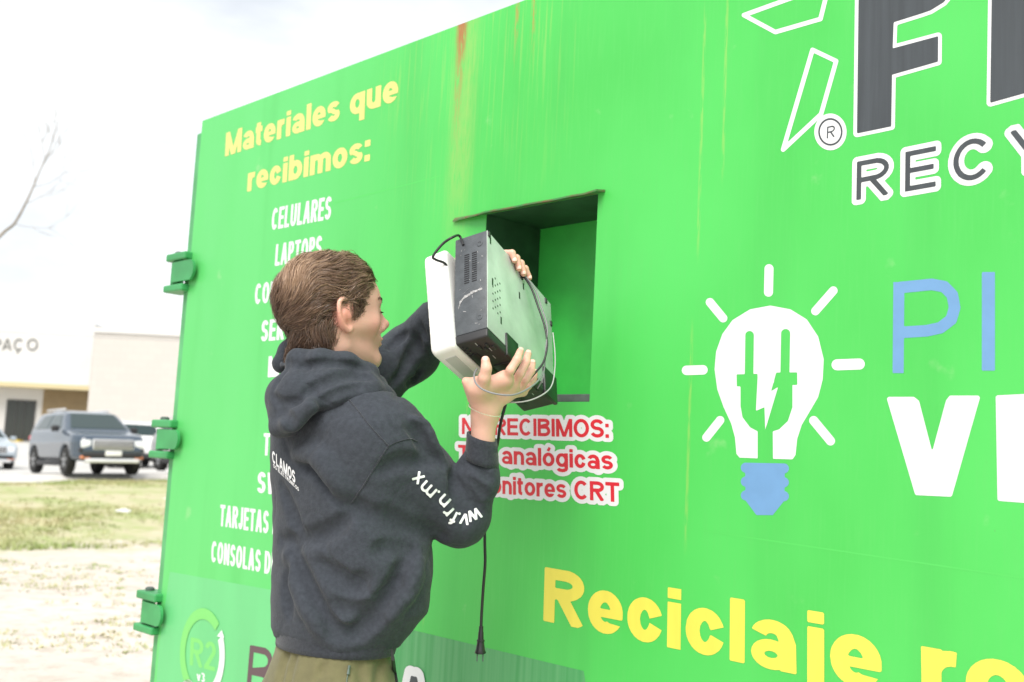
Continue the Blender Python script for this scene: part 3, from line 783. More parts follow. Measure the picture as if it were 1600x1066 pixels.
# ------------------------------------------------------------------ the two discarded devices
o3 = V(-0.1102, 1.9758, 0.2100 + CAM_H)
AT = nrm(V(0.87933, -0.40623, 0.24852)); AD = nrm(V(-0.05837, 0.42599, 0.90284)); AL = nrm(V(0.47262, 0.80840, -0.35088))
DT, DD, DL = .0725, .25, .3015
def dv(p): return o3 + AT * p[0] + AD * p[1] + AL * p[2]
M_dev_side = mat('scratched_grey_steel', (.075, .085, .095), .45, noise=.25, nscale=60, bump=.2, bscale=200, stretch=(1, 1, 1))
M_dev_plate = mat('galvanised_plate', (.58, .63, .60), .45, metal=.2, noise=.25, nscale=14, bump=.15, bscale=60)
M_dev_black = mat('black_plastic', (.012, .012, .014), .35, noise=.3, nscale=50)
M_dev_dark = mat('matte_black_plastic', (.02, .02, .022), .5)
M_scratch = mat('bare_scratch', (.45, .45, .45), .6, noise=.6, nscale=300)
M_grey_btn = mat('grey_print', (.35, .35, .36), .5)
M_whiteplastic = mat('white_plastic', (.80, .80, .78), .4, noise=.06, nscale=8, bump=.05)
M_cable_black = mat('black_cable', (.015, .015, .017), .4)
M_cable_grey = mat('grey_cable', (.20, .20, .21), .4)
M_cable_white = mat('white_cable', (.40, .40, .40), .4)
REC = empty('video_recorder', o3)
tag(REC, 'black and silver video recorder held edge-on in front of the opening', 'video recorder')
def rel(o, p):
    """child built in world coordinates: keep it there under a parent that is only translated"""
    o.parent = p; o.location = -Vector(p.location) if p.rotation_euler.z == 0 else o.location
    return o
def rb(name, m, lo, hi, b=.0015, P=None, M=dv, parent=None, seg=2):
    mb = MB(); mb.bbox(lo, hi, b, M, seg); o = mb.build(name, m); auto_smooth(o, 40)
    return rel(o, P) if P is not None else o
FB = .020     # depth of the front bezel
rb('case', M_dev_side, (0, FB, 0), (DT - .0016, DD, DL), .002, REC)
rb('bottom_plate', M_dev_plate, (DT - .0014, FB + .001, .001), (DT, DD, DL), .0004, REC)
bz = rb('front_bezel', M_dev_dark, (-.001, 0, -.002), (DT + .0015, FB - .0006, DL + .002), .004, REC, seg=3)
def dpart(name, m, par, build):
    mb = MB(); build(mb); o = mb.build(name, m); auto_smooth(o, 40)
    o.parent = par; o.location = -Vector(REC.location) if par is REC else (0, 0, 0)
    return o
# front face: doors, button rows, display window (faces down towards the viewer)
dpart('cassette_door', M_dev_black, bz, lambda mb: mb.bbox((.034, -.0022, .10), (.066, .002, .235), .001, dv))
dpart('display_window', M_dev_black, bz, lambda mb: mb.bbox((.008, -.0018, .045), (.028, .002, .17), .001, dv))
def buttons(mb):
    for i in range(7): mb.bbox((.010 + .007 * (i % 2), -.003, .012 + .006 * i), (.014 + .007 * (i % 2), .001, .015 + .006 * i), .0005, dv)
    for i in range(4): mb.bbox((.040 + .008 * i, -.003, .02 + .012 * (i % 2)), (.045 + .008 * i, .001, .034 + .012 * (i % 2)), .0006, dv)
    for i in range(4): mb.bbox((.012, -.003, .19 + .022 * i), (.020, .001, .205 + .022 * i), .0006, dv)
dpart('button_row', M_dev_dark, bz, buttons)
def prints(mb):
    for i in range(9):
        t0 = .006 + rng.uniform(0, .055); l0 = .01 + .028 * i
        mb.box((t0, -.0006, l0), (t0 + .0015, .0004, l0 + .012), dv)
dpart('front_print', M_grey_btn, bz, prints)
# the black corner blocks of the bezel that wrap onto the plate
dpart('corner_bracket', M_dev_black, REC, lambda mb: mb.bbox((DT - .004, -.001, .075), (DT + .004, .050, .125), .0015, dv))
dpart('corner_bracket', M_dev_black, REC, lambda mb: mb.bbox((DT - .004, -.001, .245), (DT + .005, .062, DL + .004), .0015, dv))
# side face: two ladders of vent slots, scratch, screw and dimple
def vents(mb):
    for c in range(2):
        for i in range(14):
            d0 = .135 + .0052 * i
            mb.box((.022 + .017 * c, d0, -.0006), (.033 + .017 * c, d0 + .0024, .0005), dv)
dpart('vent_slots', M_dev_black, REC, vents)
def scr(mb):
    q = [(.012, .082), (.014, .095), (.022, .104), (.036, .108), (.052, .111), (.062, .112)]
    for i in range(len(q) - 1):
        for j in range(3):
            a, b = q[i], q[i + 1]; w = .0012 + .002 * rng.random(); s = rng.normal(0, .0016, 2)
            mb.add([dv((a[0] + s[0], a[1] - w + s[1], -.0004 - .0001 * j)), dv((b[0], b[1] - w, -.0004 - .0001 * j)), dv((b[0], b[1] + w * .6, -.0004 - .0001 * j)), dv((a[0] + s[0], a[1] + w + s[1], -.0004 - .0001 * j))], [(0, 1, 2, 3)])
    for i in range(26):
        a = V(rng.uniform(.004, .066), rng.uniform(.03, .245)); l = rng.normal(0, .004, 2)
        mb.add([dv((a[0], a[1], -.0003)), dv((a[0] + l[0], a[1] + l[1], -.0003)), dv((a[0] + l[0] + .0008, a[1] + l[1] + .0008, -.0003)), dv((a[0] + .001, a[1] + .001, -.0003))], [(0, 1, 2, 3)])
dpart('scratch', M_scratch, REC, scr)
for (t_, d_) in ((.056, .222), (.056, .048)):
    dpart('screw', M_dev_side, REC, lambda mb: (mb.lathe(dv((t_, d_, .0002)), -AL, [(0, .0065), (.0012, .0065), (.0016, .004), (.0006, .003)], 16)))
# plate: perforations, slots, tabs
def perf(mb):
    for r in range(10):
        for c in range(4):
            if (r + c) % 2: continue
            a = .075 + .0085 * r; l = .022 + .010 * c
            mb.box((DT - .0005, a, l), (DT + .0004, a + .0035, l + .0035), dv)
    for d_, l_ in ((.13, .02), (.06, .055), (.205, .16), (.17, .14), (.225, .012)):
        mb.box((DT - .0005, d_, l_), (DT + .0005, d_ + .016, l_ + .005), dv)
dpart('plate_holes', M_dev_black, REC, perf)
for d_, l_ in ((.238, .004), (.225, .15), (.236, .27), (.19, .293)):
    dpart('plate_tab', M_dev_dark, REC, lambda mb: mb.bbox((DT - .003, d_, l_), (DT + .003, d_ + .012, l_ + .008), .001, dv))
# cords
def cord(name, pts, r, m, par, n=8):
    mb = MB(); mb.tube(catmull(pts, 8), r, n); o = mb.build(name, m, None); auto_smooth(o, 60); o.parent = par
    o.location = -Vector(par.location); return o
cord('aerial_cord', [dv((.02, DD - .02, -.002)), dv((.012, DD + .004, -.004)), at(709, 370, 2.03), at(692, 381, 2.03), at(677, 400, 2.03), at(681, 406, 2.04), at(694, 411, 2.05), at(700, 420, 2.06)], .0026, M_cable_black, REC)
cord('twin_lead', [at(812, 424, 2.17), at(829, 448, 2.165), at(841, 480, 2.15), at(851, 510, 2.13), at(855, 540, 2.11), at(849, 566, 2.09), at(836, 583, 2.075), at(824, 597, 2.08), at(818, 607, 2.12)], .0022, M_cable_black, REC)
cord('twin_lead', [at(816, 426, 2.168), at(836, 452, 2.163), at(846, 480, 2.148), at(855, 511, 2.13), at(853, 543, 2.108), at(851, 570, 2.10), at(848, 592, 2.09), at(840, 607, 2.10)], .0016, M_cable_grey, REC)
cord('loop_lead', [at(745, 577, 1.955), at(741, 585, 1.93), at(743, 598, 1.91), at(755, 609, 1.90), at(777, 616, 1.895), at(803, 617, 1.90), at(826, 607, 1.93), at(842, 594, 1.99), at(850, 580, 2.06)], .0017, M_cable_grey, REC)
cord('loop_lead', [at(783, 628, 2.06), at(805, 629, 2.03), at(830, 625, 2.03), at(852, 614, 2.05), at(863, 600, 2.09), at(867, 575, 2.13), at(867, 550, 2.16), at(864, 520, 2.18)], .0014, M_cable_white, REC)
pc = [at(790, 632, 2.10), at(785, 650, 2.10), at(781, 668, 2.11), at(777, 695, 2.13), at(766, 735, 2.20), at(759, 780, 2.20), at(757.5, 815, 2.2), at(757.5, 850, 2.2), at(758, 880, 2.2), at(755, 920, 2.2), at(752.5, 960, 2.2), at(751.5, 988, 2.2)]
cord('power_cord', pc, .0031, M_cable_black, REC)
pe = pc[-1]; dn = nrm(pc[-1] - pc[-2])
plug = MB(); plug.lathe(pe, dn, [(-.012, .0045), (-.002, .0048), (0, .0055), (.014, .0062), (.016, .0085), (.0175, .0085), (.019, .0072), (.034, .0095), (.040, .0118), (.042, .0112), (.043, .009)], 14)
plug_o = plug.build('power_plug', M_cable_black); auto_smooth(plug_o, 40); plug_o.parent = REC; plug_o.location = -Vector(REC.location)
sd_ = nrm(np.cross(dn, DX * -0.2 + V(0, 1, 0)))
for sg in (-1, 1):
    b0 = pe + dn * .042 + sd_ * .006 * sg
    mb = MB(); mb.tube([b0, b0 + dn * .016], .0016, 6); o_ = mb.build('plug_pin', M_grey_strip); o_.parent = plug_o

# white device sandwiched behind
WD = empty('white_appliance', dv((-.03, .1, 0)))
tag(WD, 'white plastic appliance with rounded corners held behind the video recorder', 'appliance')
wsd = Sdf()
WT_ = .052
wb = V(-WT_ / 2 - .004, .112, .10)
wB = np.array([nrm(AT + .10 * AD), nrm(AD - .10 * AT), AL]); wB[2] = np.cross(wB[0], wB[1]) * np.sign(np.cross(wB[0], wB[1]) @ AL)
wc = dv(wb) + AD * -.002
wr = V(WT_ / 2, .120, .112)
def wfn(P):
    q = np.abs((P - wc) @ wB.T); r = .015
    e = q[:, 1:] - (wr[1:] - r)
    d2 = np.linalg.norm(np.maximum(e, 0), axis=1) + np.minimum(np.maximum(e[:, 0], e[:, 1]), 0) - r
    w = np.stack([d2 + .007, q[:, 0] - wr[0] + .007], 1)
    return np.minimum(np.maximum(w[:, 0], w[:, 1]), 0) + np.linalg.norm(np.maximum(w, 0), axis=1) - .007
wsd._add('u', wfn, wc, .2, .001)
v_, f_ = mesh_sdf(wsd, wc - .2, wc + .2, .003, smooth=2)
o_ = mobj('housing', v_, f_, M_whiteplastic, None, True); rel(o_, WD)
wv = lambda a, b, c: wc + wB[0] * a + wB[1] * b + wB[2] * c
for a, b in ((-.004, .085), (-.002, -.085)):
    mb = MB(); mb.lathe(wv(a, b, -wr[2] + .0006), -wB[2], [(0, .006), (.0008, .006), (.0014, .0045), (.0004, .003), (.0004, .0005)], 16); o_ = mb.build('screw_recess', M_whiteplastic, None); auto_smooth(o_); rel(o_, WD)
mb = MB(); mb.bbox((-.012, -wr[1] - .001, -.08), (.012, -wr[1] + .001, .05), .0008, lambda q: wv(*q)); o_ = mb.build('underside_panel', mat('pale_grey_plastic', (.5, .52, .5), .4), None); rel(o_, WD)

# ------------------------------------------------------------------ the person
fB = nrm(V(.70, .71, 0)); rB = nrm(V(.71, -.70, 0)); zB = V(0, 0, 1)
N0 = at(520, 588, 2.12)                      # base of the neck
PER = empty('person', (N0[0], N0[1], 0))
tag(PER, 'person in a black hooded sweatshirt and olive trousers lifting two devices to the opening', 'person')
M_skin = mat('skin', (.73, .435, .335), .5, noise=.12, nscale=25, bump=.12, bscale=400, sss=.12)
M_lip = mat('lip_skin', (.55, .26, .22), .45)
M_hair = None
M_cloth = mat('black_fleece', (.046, .053, .066), .95, noise=.22, nscale=110, bump=.55, bscale=260, sheen=.08, spec=.2)
M_rib = mat('black_ribbed_knit', (.036, .041, .052), .9, noise=.3, nscale=200, bump=.5, bscale=500, sheen=.2, spec=.2)
M_trouser = mat('olive_cotton', (.145, .135, .062), .85, noise=.15, nscale=60, bump=.4, bscale=700, sheen=.1)
M_print = mat('white_print', (.75, .76, .78), .6)
M_eye = mat('eye_white', (.7, .68, .66), .2)
M_sole = mat('shoe_leather', (.03, .03, .03), .5)

# head frame
TH = math.radians(31)
hF = V(math.cos(TH), math.sin(TH), 0); hR = V(math.sin(TH), -math.cos(TH), 0)
pit = math.radians(5)
hF2 = nrm(hF * math.cos(pit) + zB * math.sin(pit)); hU = nrm(np.cross(hR, hF2)); hF = hF2
HB = np.array([hF, hR, hU])
HC = at(543, 501, 2.045) - hR * .074 + hF * .003 + hU * .003
def hd(F, R, U): return HC + hF * F + hR * R + hU * U
HA = nrm
body = Sdf()
def head(s, ears=True):
    s.ell(hd(-.014, 0, .045), (.098, .076, .080), HB, .02)
    s.ell(hd(.030, 0, .040), (.062, .066, .066), HB, .03)           # forehead
    s.ell(hd(.030, 0, -.030), (.056, .051, .070), HB, .03)          # face mass
    for q in (-1, 1):
        s.cone(hd(.000, .047 * q, -.050), hd(.074, .014 * q, -.078), .020, .0145, .024)   # jaw
        s.cone(hd(.002, .056 * q, -.01), hd(.058, .046 * q, -.004), .018, .018, .025)    # cheekbone
        s.cone(hd(.076, .030 * q, .040), hd(.083, .006 * q, .040), .0085, .008, .012)    # brow ridge
        s.ball(hd(.084, .031 * q, .022), .011, .010, 's')                            # socket
        s.ell(hd(.0755, .031 * q, .022), (.012, .0135, .011), HB, .003)              # lidded eye
        s.ball(hd(.101, .009 * q, -.011), .0068, .005)                               # nostril wings
    s.cone(hd(.084, 0, .034), hd(.106, 0, .002), .0085, .0088, .012)    # nose bridge
    s.ball(hd(.1125, 0, -.002), .0073, .009)                        # nose tip
    s.cone(hd(.092, 0, -.012), hd(.103, 0, -.012), .007, .006, .008)
    for q in (-1, 1): s.ball(hd(.103, .0062 * q, -.0175), .0028, .003, 's')
    s.ell(hd(.079, 0, -.034), (.018, .026, .020), HB, .016)           # muzzle
    s.ell(hd(.0965, 0, -.0335), (.0058, .018, .0044), HB, .004)       # upper lip
    s.ell(hd(.0940, 0, -.0445), (.0058, .016, .0050), HB, .004)       # lower lip
    s.cone(hd(.099, -.018, -.0388), hd(.099, .018, -.0388), .0012, .0012, .002, 's')
    s.ell(hd(.077, 0, -.072), (.0165, .023, .0160), HB, .020)          # chin
    s.cone(hd(.094, -.014, -.0585), hd(.094, .014, -.0585), .004, .004, .01, 's')
    # ears
    for q in ((-1, 1) if ears else ()):
        c = hd(-.010, .079 * q, .006)
        nn_ = nrm(hR * q * .86 + hF * .50); up_ = nrm(hU * .97 - hF * .20); up_ = nrm(up_ - nn_ * (up_ @ nn_)); ax = nrm(np.cross(nn_, up_)); ax = ax * np.sign(ax @ -hF)   # sheet leans out and back
        E = np.array([ax, up_, nn_])
        ep = lambda a, b, n=0: c + (ax * a + up_ * b + nn_ * n) * 1.08
        s.ell(ep(.002, .0, -.004), (.016, .029, .006), E, .006)
        rim = [ep(-.011, .012, .003), ep(-.009, .024, .003), ep(.001, .032, .002), ep(.012, .027, .001), ep(.0165, .013, .001), ep(.0145, -.003, .001), ep(.007, -.018, .001), ep(-.003, -.027, .002), ep(-.009, -.024, .002)]
        s.chain(catmull(rim, 3), list(np.interp(np.linspace(0, 8, 25), range(9), [.0028, .0034, .0036, .0036, .0034, .0032, .0036, .0050, .0040])), .004)
        s.ell(ep(-.002, -.003, .004), (.0068, .0095, .0075), E, .003, 's')
        s.ell(ep(.004, .016, .004), (.0060, .009, .0060), E, .003, 's')
        s.chain([ep(.0085, -.008, .001), ep(.0075, .004, .002), ep(.002, .010, .002)], .0022, .004)
        s.ball(ep(-.0105, -.003, .002), .0045, .004)    # tragus
        s.cone(hd(-.004, .058 * q, .004), ep(-.003, 0, -.004), .016, .012, .010)
    # neck
    s.cone(hd(-.020, 0, -.02), hd(-.034, 0, -.165), .050, .057, .03)
    s.cone(hd(.008, 0, -.070), hd(-.03, 0, -.15), .028, .034, .025)      # throat
    s.cone(hd(-.035, .052, -.02), hd(.005, .02, -.155), .014, .012, .02)  # neck muscle
head(body)
# hidden trunk and limbs under the clothes
PX = [(524, 1018), (529, 985), (545, 945), (549, 885), (550, 800), (545, 720), (541, 665), (534, 622)]
ccx = []; ccy = []; zs_ = []
for (x, y) in PX:
    p = at(x, y, 2.11); ccx.append(p[0]); ccy.append(p[1]); zs_.append(p[2])
BB = np.array([rB, fB, zB])
SR = at(594, 692, 2.02); SL = N0 - rB * .125 - zB * .060 + fB * .075
ER = at(714, 806, 2.08); WR = at(757, 652, 2.03)
EL = at(640, 553, 2.40)
HL_ = dv((.03, DD + .02, .11))
WL_ = EL + nrm(HL_ - EL) * .25
body.column(zs_, ccx, ccy, [.110] * 8, [.075] * 8, BB, .05)
body.cone(N0 - zB * .12, N0, .05, .05, .04)
body.cone(N0 - zB * .12, SR, .045, .04, .05); body.cone(N0 - zB * .12, SL, .045, .04, .05)
body.cone(SR, ER, .038, .032, .03); body.chain([ER, at(744, 750, 2.05), at(753, 712, 2.04), at(754, 690, 2.036), WR], [.026, .024, .022, .0235, .0240], .004)
body.cone(SL, EL, .034, .028, .03); body.cone(EL, WL_, .026, .024, .02)
# right hand: wrist, heel, palm under the front edge, thumb on the front face, fingers round onto the plate
def finger(s, pts, rs, k=.004): s.chain(pts, rs, k)
wR0 = at(759, 640, 2.025)
body.cone(WR, wR0, .0240, .0228, .01)
pal_a = at(748, 606, 1.985); pal_b = at(786, 612, 2.03)
body.cone(wR0 + nrm(AL) * -.006, pal_a, .0205, .0155, .018)
body.cone(wR0 + nrm(AL) * .008, pal_b, .0195, .0150, .018)
body.cone(pal_a, pal_b, .0152, .0155, .018)
body.cone(at(728, 596, 1.995), at(742, 618, 2.01), .0085, .016, .016)     # heel of the thumb pad seen left
fk = [at(790, 592, 1.985), at(803, 600, 2.02), at(811, 607, 2.055), at(817, 612, 2.09)]
for q, r in zip(fk, (.0125, .0125, .0118, .0105)): body.cone(pal_b, q, .0155, r, .014)
body.cone(pal_a, fk[0], .016, .0125, .018)
# thumb
tb = [at(752, 606, 1.975), at(757, 590, 1.955), at(760, 576, 1.948), at(758.5, 563, 1.952)]
finger(body, tb, [.0145, .0106, .0090, .0084], .008)
tips = ([(798, 578, 1.965), (808, 562, 1.967), (813, 549, 1.990)], [(813, 584, 2.003), (822, 566, 2.010), (825, 553, 2.028)], [(821, 594, 2.042), (830, 580, 2.052), (832, 568, 2.066)], [(826, 603, 2.080), (834, 592, 2.092), (836, 583, 2.102)])
finger_ends = [tb]
for q, tp, r in zip(fk, tips, (.0090, .0090, .0085, .0074)):
    finger_ends.append([at(*t) for t in tp]); finger(body, [q] + [at(*t) for t in tp], [r * 1.12, r * .96, r * .92, r * .80], .003)
# left hand: four fingertips hooked over the top edge onto the plate
ltop = [(.100, .006), (.120, .000), (.141, -.004), (.161, -.008)]
for i, (l_, dd) in enumerate(ltop):
    r = (.0074, .0080, .0080, .0070)[i]
    a = dv((-.012, DD + .016, l_ - .016)); b = dv((.045, DD + .013, l_ - .006)); c = dv((DT + .006, DD + .006, l_)); e = dv((DT + .0085, DD - .010 - .007 * (i in (1, 2)), l_ + .006 + .009 * (i == 3)))
    finger_ends.append([e]); finger(body, [a, b, c, e], [r * 1.2, r * 1.08, r, r * .86], .003)
    body.cone(a, HL_ + AT * -.06 + AL * (l_ - .13) * .5, r * 1.2, .016, .012)
body.cone(HL_ + AT * -.055 - AL * .02, HL_ + AT * -.055 + AL * .03, .018, .018, .02)
body.cone(HL_ + AT * -.06, WL_, .022, .025, .02)
v_, f_ = mesh_sdf(body, N0 - V(.5, .45, .75), N0 + V(.75, .75, .40), .0024, smooth=1)
BODY = mobj('body', v_, f_, [M_skin], None, True); rel(BODY, PER)
# blood-red tint of ear, nose, cheeks, lips and finger ends
def red_at(P):
    r = np.zeros(len(P))
    spots = [(hd(-.012, q * .082, .004), .030, 1.) for q in (-1, 1)] + [(hd(.110, 0, -.004), .016, .45), (hd(.094, 0, -.039), .014, 1.1)] + [(hd(.060, q * .052, -.012), .026, .5) for q in (-1, 1)]
    spots += [(t_[-1], .013, .8) for t_ in finger_ends] + [(k_, .014, .5) for k_ in fk]
    for c, s, w in spots: r = np.maximum(r, w * np.exp(-((P - c) ** 2).sum(1) / (2 * (s * .6) ** 2)))
    return r
ra_ = BODY.data.attributes.new('red', 'FLOAT', 'POINT')
rv_ = red_at(v_)
if len(BODY.data.vertices) == len(rv_): ra_.data.foreach_set('value', rv_.astype(np.float32))
def skin_nodes():
    t = M_skin.node_tree; b = t.nodes['Principled BSDF']; L = t.links
    src = b.inputs['Base Color'].links[0].from_socket
    at2 = t.nodes.new('ShaderNodeAttribute'); at2.attribute_name = 'red'
    x = t.nodes.new('ShaderNodeMix'); x.data_type = 'RGBA'; x.inputs[7].default_value = (.74, .27, .21, 1)
    m_ = t.nodes.new('ShaderNodeMath'); m_.operation = 'MULTIPLY'; m_.inputs[1].default_value = .75; L.new(at2.outputs['Fac'], m_.inputs[0])
    L.new(src, x.inputs[6]); L.new(m_.outputs[0], x.inputs[0]); L.new(x.outputs[2], b.inputs['Base Color'])
skin_nodes()
for q in (-1, 1):
    eb = MB(); c = hd(.0755, .031 * q, .022)
    eb.lathe(hd(.0748, .031 * q, .022), hF, [(-.008, .004), (-.004, .0095), (.002, .0108), (.006, .0095), (.010, .006), (.0117, .001)], 14)
    o_ = eb.build('eye', M_eye); auto_smooth(o_, 80); rel(o_, PER)
    # brow and lashes as short hairs

# hoodie ------------------------------------------------------------
hood = Sdf()
hood.column([at(527, 1000, 2.11)[2]] + zs_[1:], ccx, ccy, [.138, .150, .174, .182, .179, .182, .176, .135], [.103, .113, .130, .131, .132, .132, .122, .088], BB, .03)
# shoulders
hood.cone(N0 - zB * .105, SR, .066, .083, .06)
hood.cone(N0 - zB * .105, SL, .062, .072, .06)
# right sleeve
UM = SR + (ER - SR) * .5
hood.cone(SR, UM, .084, .076, .022)
hood.cone(UM, ER, .076, .062, .006)
hood.ball(ER + V(.004, 0, .002), .061, .012)
FM = at(744, 750, 2.05); FE = at(753, 703, 2.038)
hood.cone(ER + V(.008, 0, .012), FM, .057, .0445, .010)
hood.cone(FM, FE, .0445, .0315, .012)
hood.ball(at(742, 742, 2.045), .043, .012)
# left sleeve
UL = SL + (EL - SL) * .5
hood.cone(SL, UL, .074, .070, .04); hood.cone(UL, EL, .070, .062, .03)
FL = EL + (WL_ - EL) * .75
hood.cone(EL, FL, .062, .046, .03)
# the hood itself is a part of its own: thick roll round the neck and the bag hanging behind
hs = Sdf()
NC = at(527, 583, 2.095)
ring = []; ringr = []
for a, rr, dz, th in ((0, .078, -.032, .018), (40, .080, -.022, .019), (80, .082, -.002, .020), (115, .086, .012, .021), (150, .090, .016, .022), (180, .092, .014, .023), (215, .090, .010, .022), (250, .084, .006, .021), (285, .080, -.004, .020), (320, .080, -.022, .019), (360, .078, -.032, .018)):
    t = math.radians(a)
    ring.append(NC + (fB * math.cos(t) + rB * math.sin(t)) * rr + zB * dz); ringr.append(th)
hs.chain(ring, ringr, .015)
low = []; lowr = []
for a, rr, dz, th in ((25, .088, -.062, .018), (60, .098, -.050, .026), (95, .104, -.040, .032), (130, .102, -.042, .036), (165, .100, -.052, .042), (195, .096, -.056, .042), (230, .090, -.048, .036), (270, .084, -.045, .028), (320, .088, -.06, .02)):
    t = math.radians(a)
    low.append(NC + (fB * math.cos(t) + rB * math.sin(t)) * rr + zB * dz); lowr.append(th)
hs.chain(low, lowr, .022)
hs.ell(at(460, 634, 2.02), (.038, .040, .056), None, .03)
hs.ell(at(442, 655, 2.02), (.020, .030, .030), None, .025)
hs.chain([at(432, 672, 2.0), at(455, 660, 1.96), at(485, 636, 1.95)], [.012, .016, .016], .02)
hs.chain([at(440, 568, 2.16), at(449, 546, 2.18), at(460, 526, 2.20)], [.020, .016, .012], .018)
hs.cone(hd(-.050, 0, -.19), hd(-.030, 0, -.02), .052, .078, .012, 's')
def crease(pts, r=.005, k=.012, op='s', push=None, S=None):
    S = hood if S is None else S
    q = []
    for (x, y) in pts:
        # find the surface along the sight line with a few sphere-tracing steps
        rd = nrm(ray(x, y)); t = 1.45; ok = False
        for _ in range(60):
            dd = float(S.eval((V(0, 0, CAM_H) + rd * t)[None])[0])
            if dd < .0006: ok = True; break
            if t > 2.8: break
            t += max(dd * .8, .0008)
        if ok: q.append(V(0, 0, CAM_H) + rd * (t - ((.02 * r) if push is None else push)))
    if len(q) < 2: return
    q = catmull(q, 3)
    n = len(q); rs = [r * (.35 + .65 * math.sin(math.pi * (i + .5) / n)) for i in range(n)]
    S.chain(q, rs, k, op)
H_ = dict(S=hs)
crease([(478, 614), (500, 600), (528, 589), (556, 584), (580, 589)], .0095, .014, **H_)
crease([(470, 574), (500, 568), (535, 569), (570, 577)], .004, .012, **H_)
crease([(428, 605), (436, 582), (450, 566)], .004, .012, **H_)
crease([(440, 640), (452, 655), (455, 668)], .005, .014, **H_)
crease([(425, 618), (440, 630), (470, 627)], .004, .014, **H_)
crease([(500, 630), (530, 612), (565, 603)], .004, .014, **H_)
hs.field(lambda P: .0024 * np.clip(1 - np.abs(wav(P, 26, 79)) / .09, 0, 1) ** 2 + .0022 * wav(P, 36, 41) + .0016 * wav(P * V(1, 1, 1.5), 75, 42))
v_, f_ = mesh_sdf(hs, NC - V(.22, .22, .19), NC + V(.22, .22, .10), .0032, smooth=1)
hood_vf = (v_, f_)
# ridges
R_ = lambda pts, r=.006, k=.022, push=-.002: crease(pts, r, k, 'u', push)
# long back folds and the pull from armpit to hip
crease([(470, 722), (495, 735), (530, 775), (565, 800), (600, 822), (640, 842)], .009, .022)
R_([(465, 707), (500, 716), (525, 745), (545, 772)], .007, .03)
crease([(440, 845), (480, 842), (520, 828), (540, 812)], .008, .024)
crease([(440, 760), (455, 800), (470, 830)], .005, .022)
crease([(500, 880), (530, 905), (552, 918), (566, 905)], .009, .024)
crease([(458, 860), (475, 905), (495, 945), (520, 985), (560, 995)], .008, .026)
R_([(450, 870), (465, 915), (482, 955), (500, 985)], .006, .026)
crease([(520, 945), (550, 958), (580, 950)], .007, .022)
crease([(640, 870), (625, 910), (595, 955), (560, 985)], .009, .028)
R_([(652, 880), (640, 920), (612, 960)], .006, .026)
crease([(445, 880), (447, 920), (452, 960)], .006, .02)
crease([(590, 860), (615, 856), (645, 858)], .007, .022)
# sleeve folds fanning out of the elbow crook
for pts, r in (([(707, 742), (722, 748), (740, 757), (757, 775)], .0065), ([(706, 746), (718, 762), (735, 780), (748, 800)], .0065), ([(705, 748), (710, 770), (720, 795), (728, 815)], .007), ([(712, 735), (730, 730), (750, 735), (766, 748)], .0055), ([(718, 712), (740, 706), (762, 712)], .005), ([(716, 725), (738, 718), (764, 727)], .004)):
    crease(pts, r, .014)
R_([(645, 655), (662, 668), (672, 690), (690, 718)], .006, .02)
crease([(640, 668), (655, 680), (668, 705), (690, 725)], .006, .018)
crease([(595, 735), (630, 722), (670, 722)], .005, .022)
crease([(600, 800), (640, 825), (690, 838)], .006, .024)
# left sleeve folds
crease([(610, 545), (622, 530), (634, 522)], .006, .015)
crease([(612, 600), (628, 580), (640, 555), (650, 530)], .007, .016)
crease([(630, 500), (645, 520), (655, 550)], .006, .016)
crease([(640, 490), (655, 505), (664, 530)], .005, .014)
crease([(620, 620), (640, 598), (660, 575)], .005, .014)
# neck opening
hood.cone(hd(-.050, 0, -.19), hd(-.030, 0, -.02), .052, .078, .012, 's')
# overall irregularity of soft cloth
def groove(P, f, sd_, wd, dp):
    w = wav(P, f, sd_); return dp * np.clip(1 - np.abs(w) / wd, 0, 1) ** 2
hood.field(lambda P: groove(P * V(1, 1, .8), 17, 77, .08, .0020) + groove(P, 34, 78, .07, .0014) + .0020 * wav(P, 28, 3) + .0022 * wav(P * V(1, 1, .6), 62, 5) + .0008 * wav(P, 150, 8))
v_, f_ = mesh_sdf(hood, N0 - V(.42, .42, .62), N0 + V(.48, .62, .18), .0036, smooth=1)
HOODIE = mobj('hoodie', v_, f_, [M_cloth], None, True); rel(HOODIE, PER)
rel(mobj('hood', hood_vf[0], hood_vf[1], [M_cloth], None, True), PER); bpy.data.objects['hood'].parent = HOODIE; bpy.data.objects['hood'].location = (0, 0, 0)
bvh = BVHTree.FromPolygons([Vector(q) for q in v_.tolist()], f_.tolist())
# cuffs and hem band in ribbed knit
def band(name, m, c0, c1, axis_a, axis_b, ra, rb, par, n=48, th=.004, wob=.002):
    """knitted tube from c0 to c1, ra/rb: half-widths along the profile"""
    axis_a = nrm(axis_a); axis_b = nrm(axis_b); v = []; f = []
    L = len(ra)
    for i in range(L):
        c = c0 + (c1 - c0) * i / (L - 1)
        for j in range(n):
            t = 2 * math.pi * j / n; w = 1 + wob * 6 * math.sin(t * 5 + i) * .2 + .012 * (j % 2)
            v.append(c + axis_a * ra[i] * w * math.cos(t) + axis_b * rb[i] * w * math.sin(t))
    for i in range(L - 1):
        for j in range(n):
            k = (j + 1) % n; f.append((i * n + j, i * n + k, (i + 1) * n + k, (i + 1) * n + j))
    o = mobj(name, v, f, m, None, True); o.parent = par
    s = o.modifiers.new('thick', 'SOLIDIFY'); s.thickness = th; s.offset = -1
    return o
ax = nrm(WR - ER); sa = nrm(np.cross(ax, [0, 1, 0])); sb = np.cross(ax, sa)
c0 = at(753, 722, 2.04); c1 = at(753, 682, 2.035)
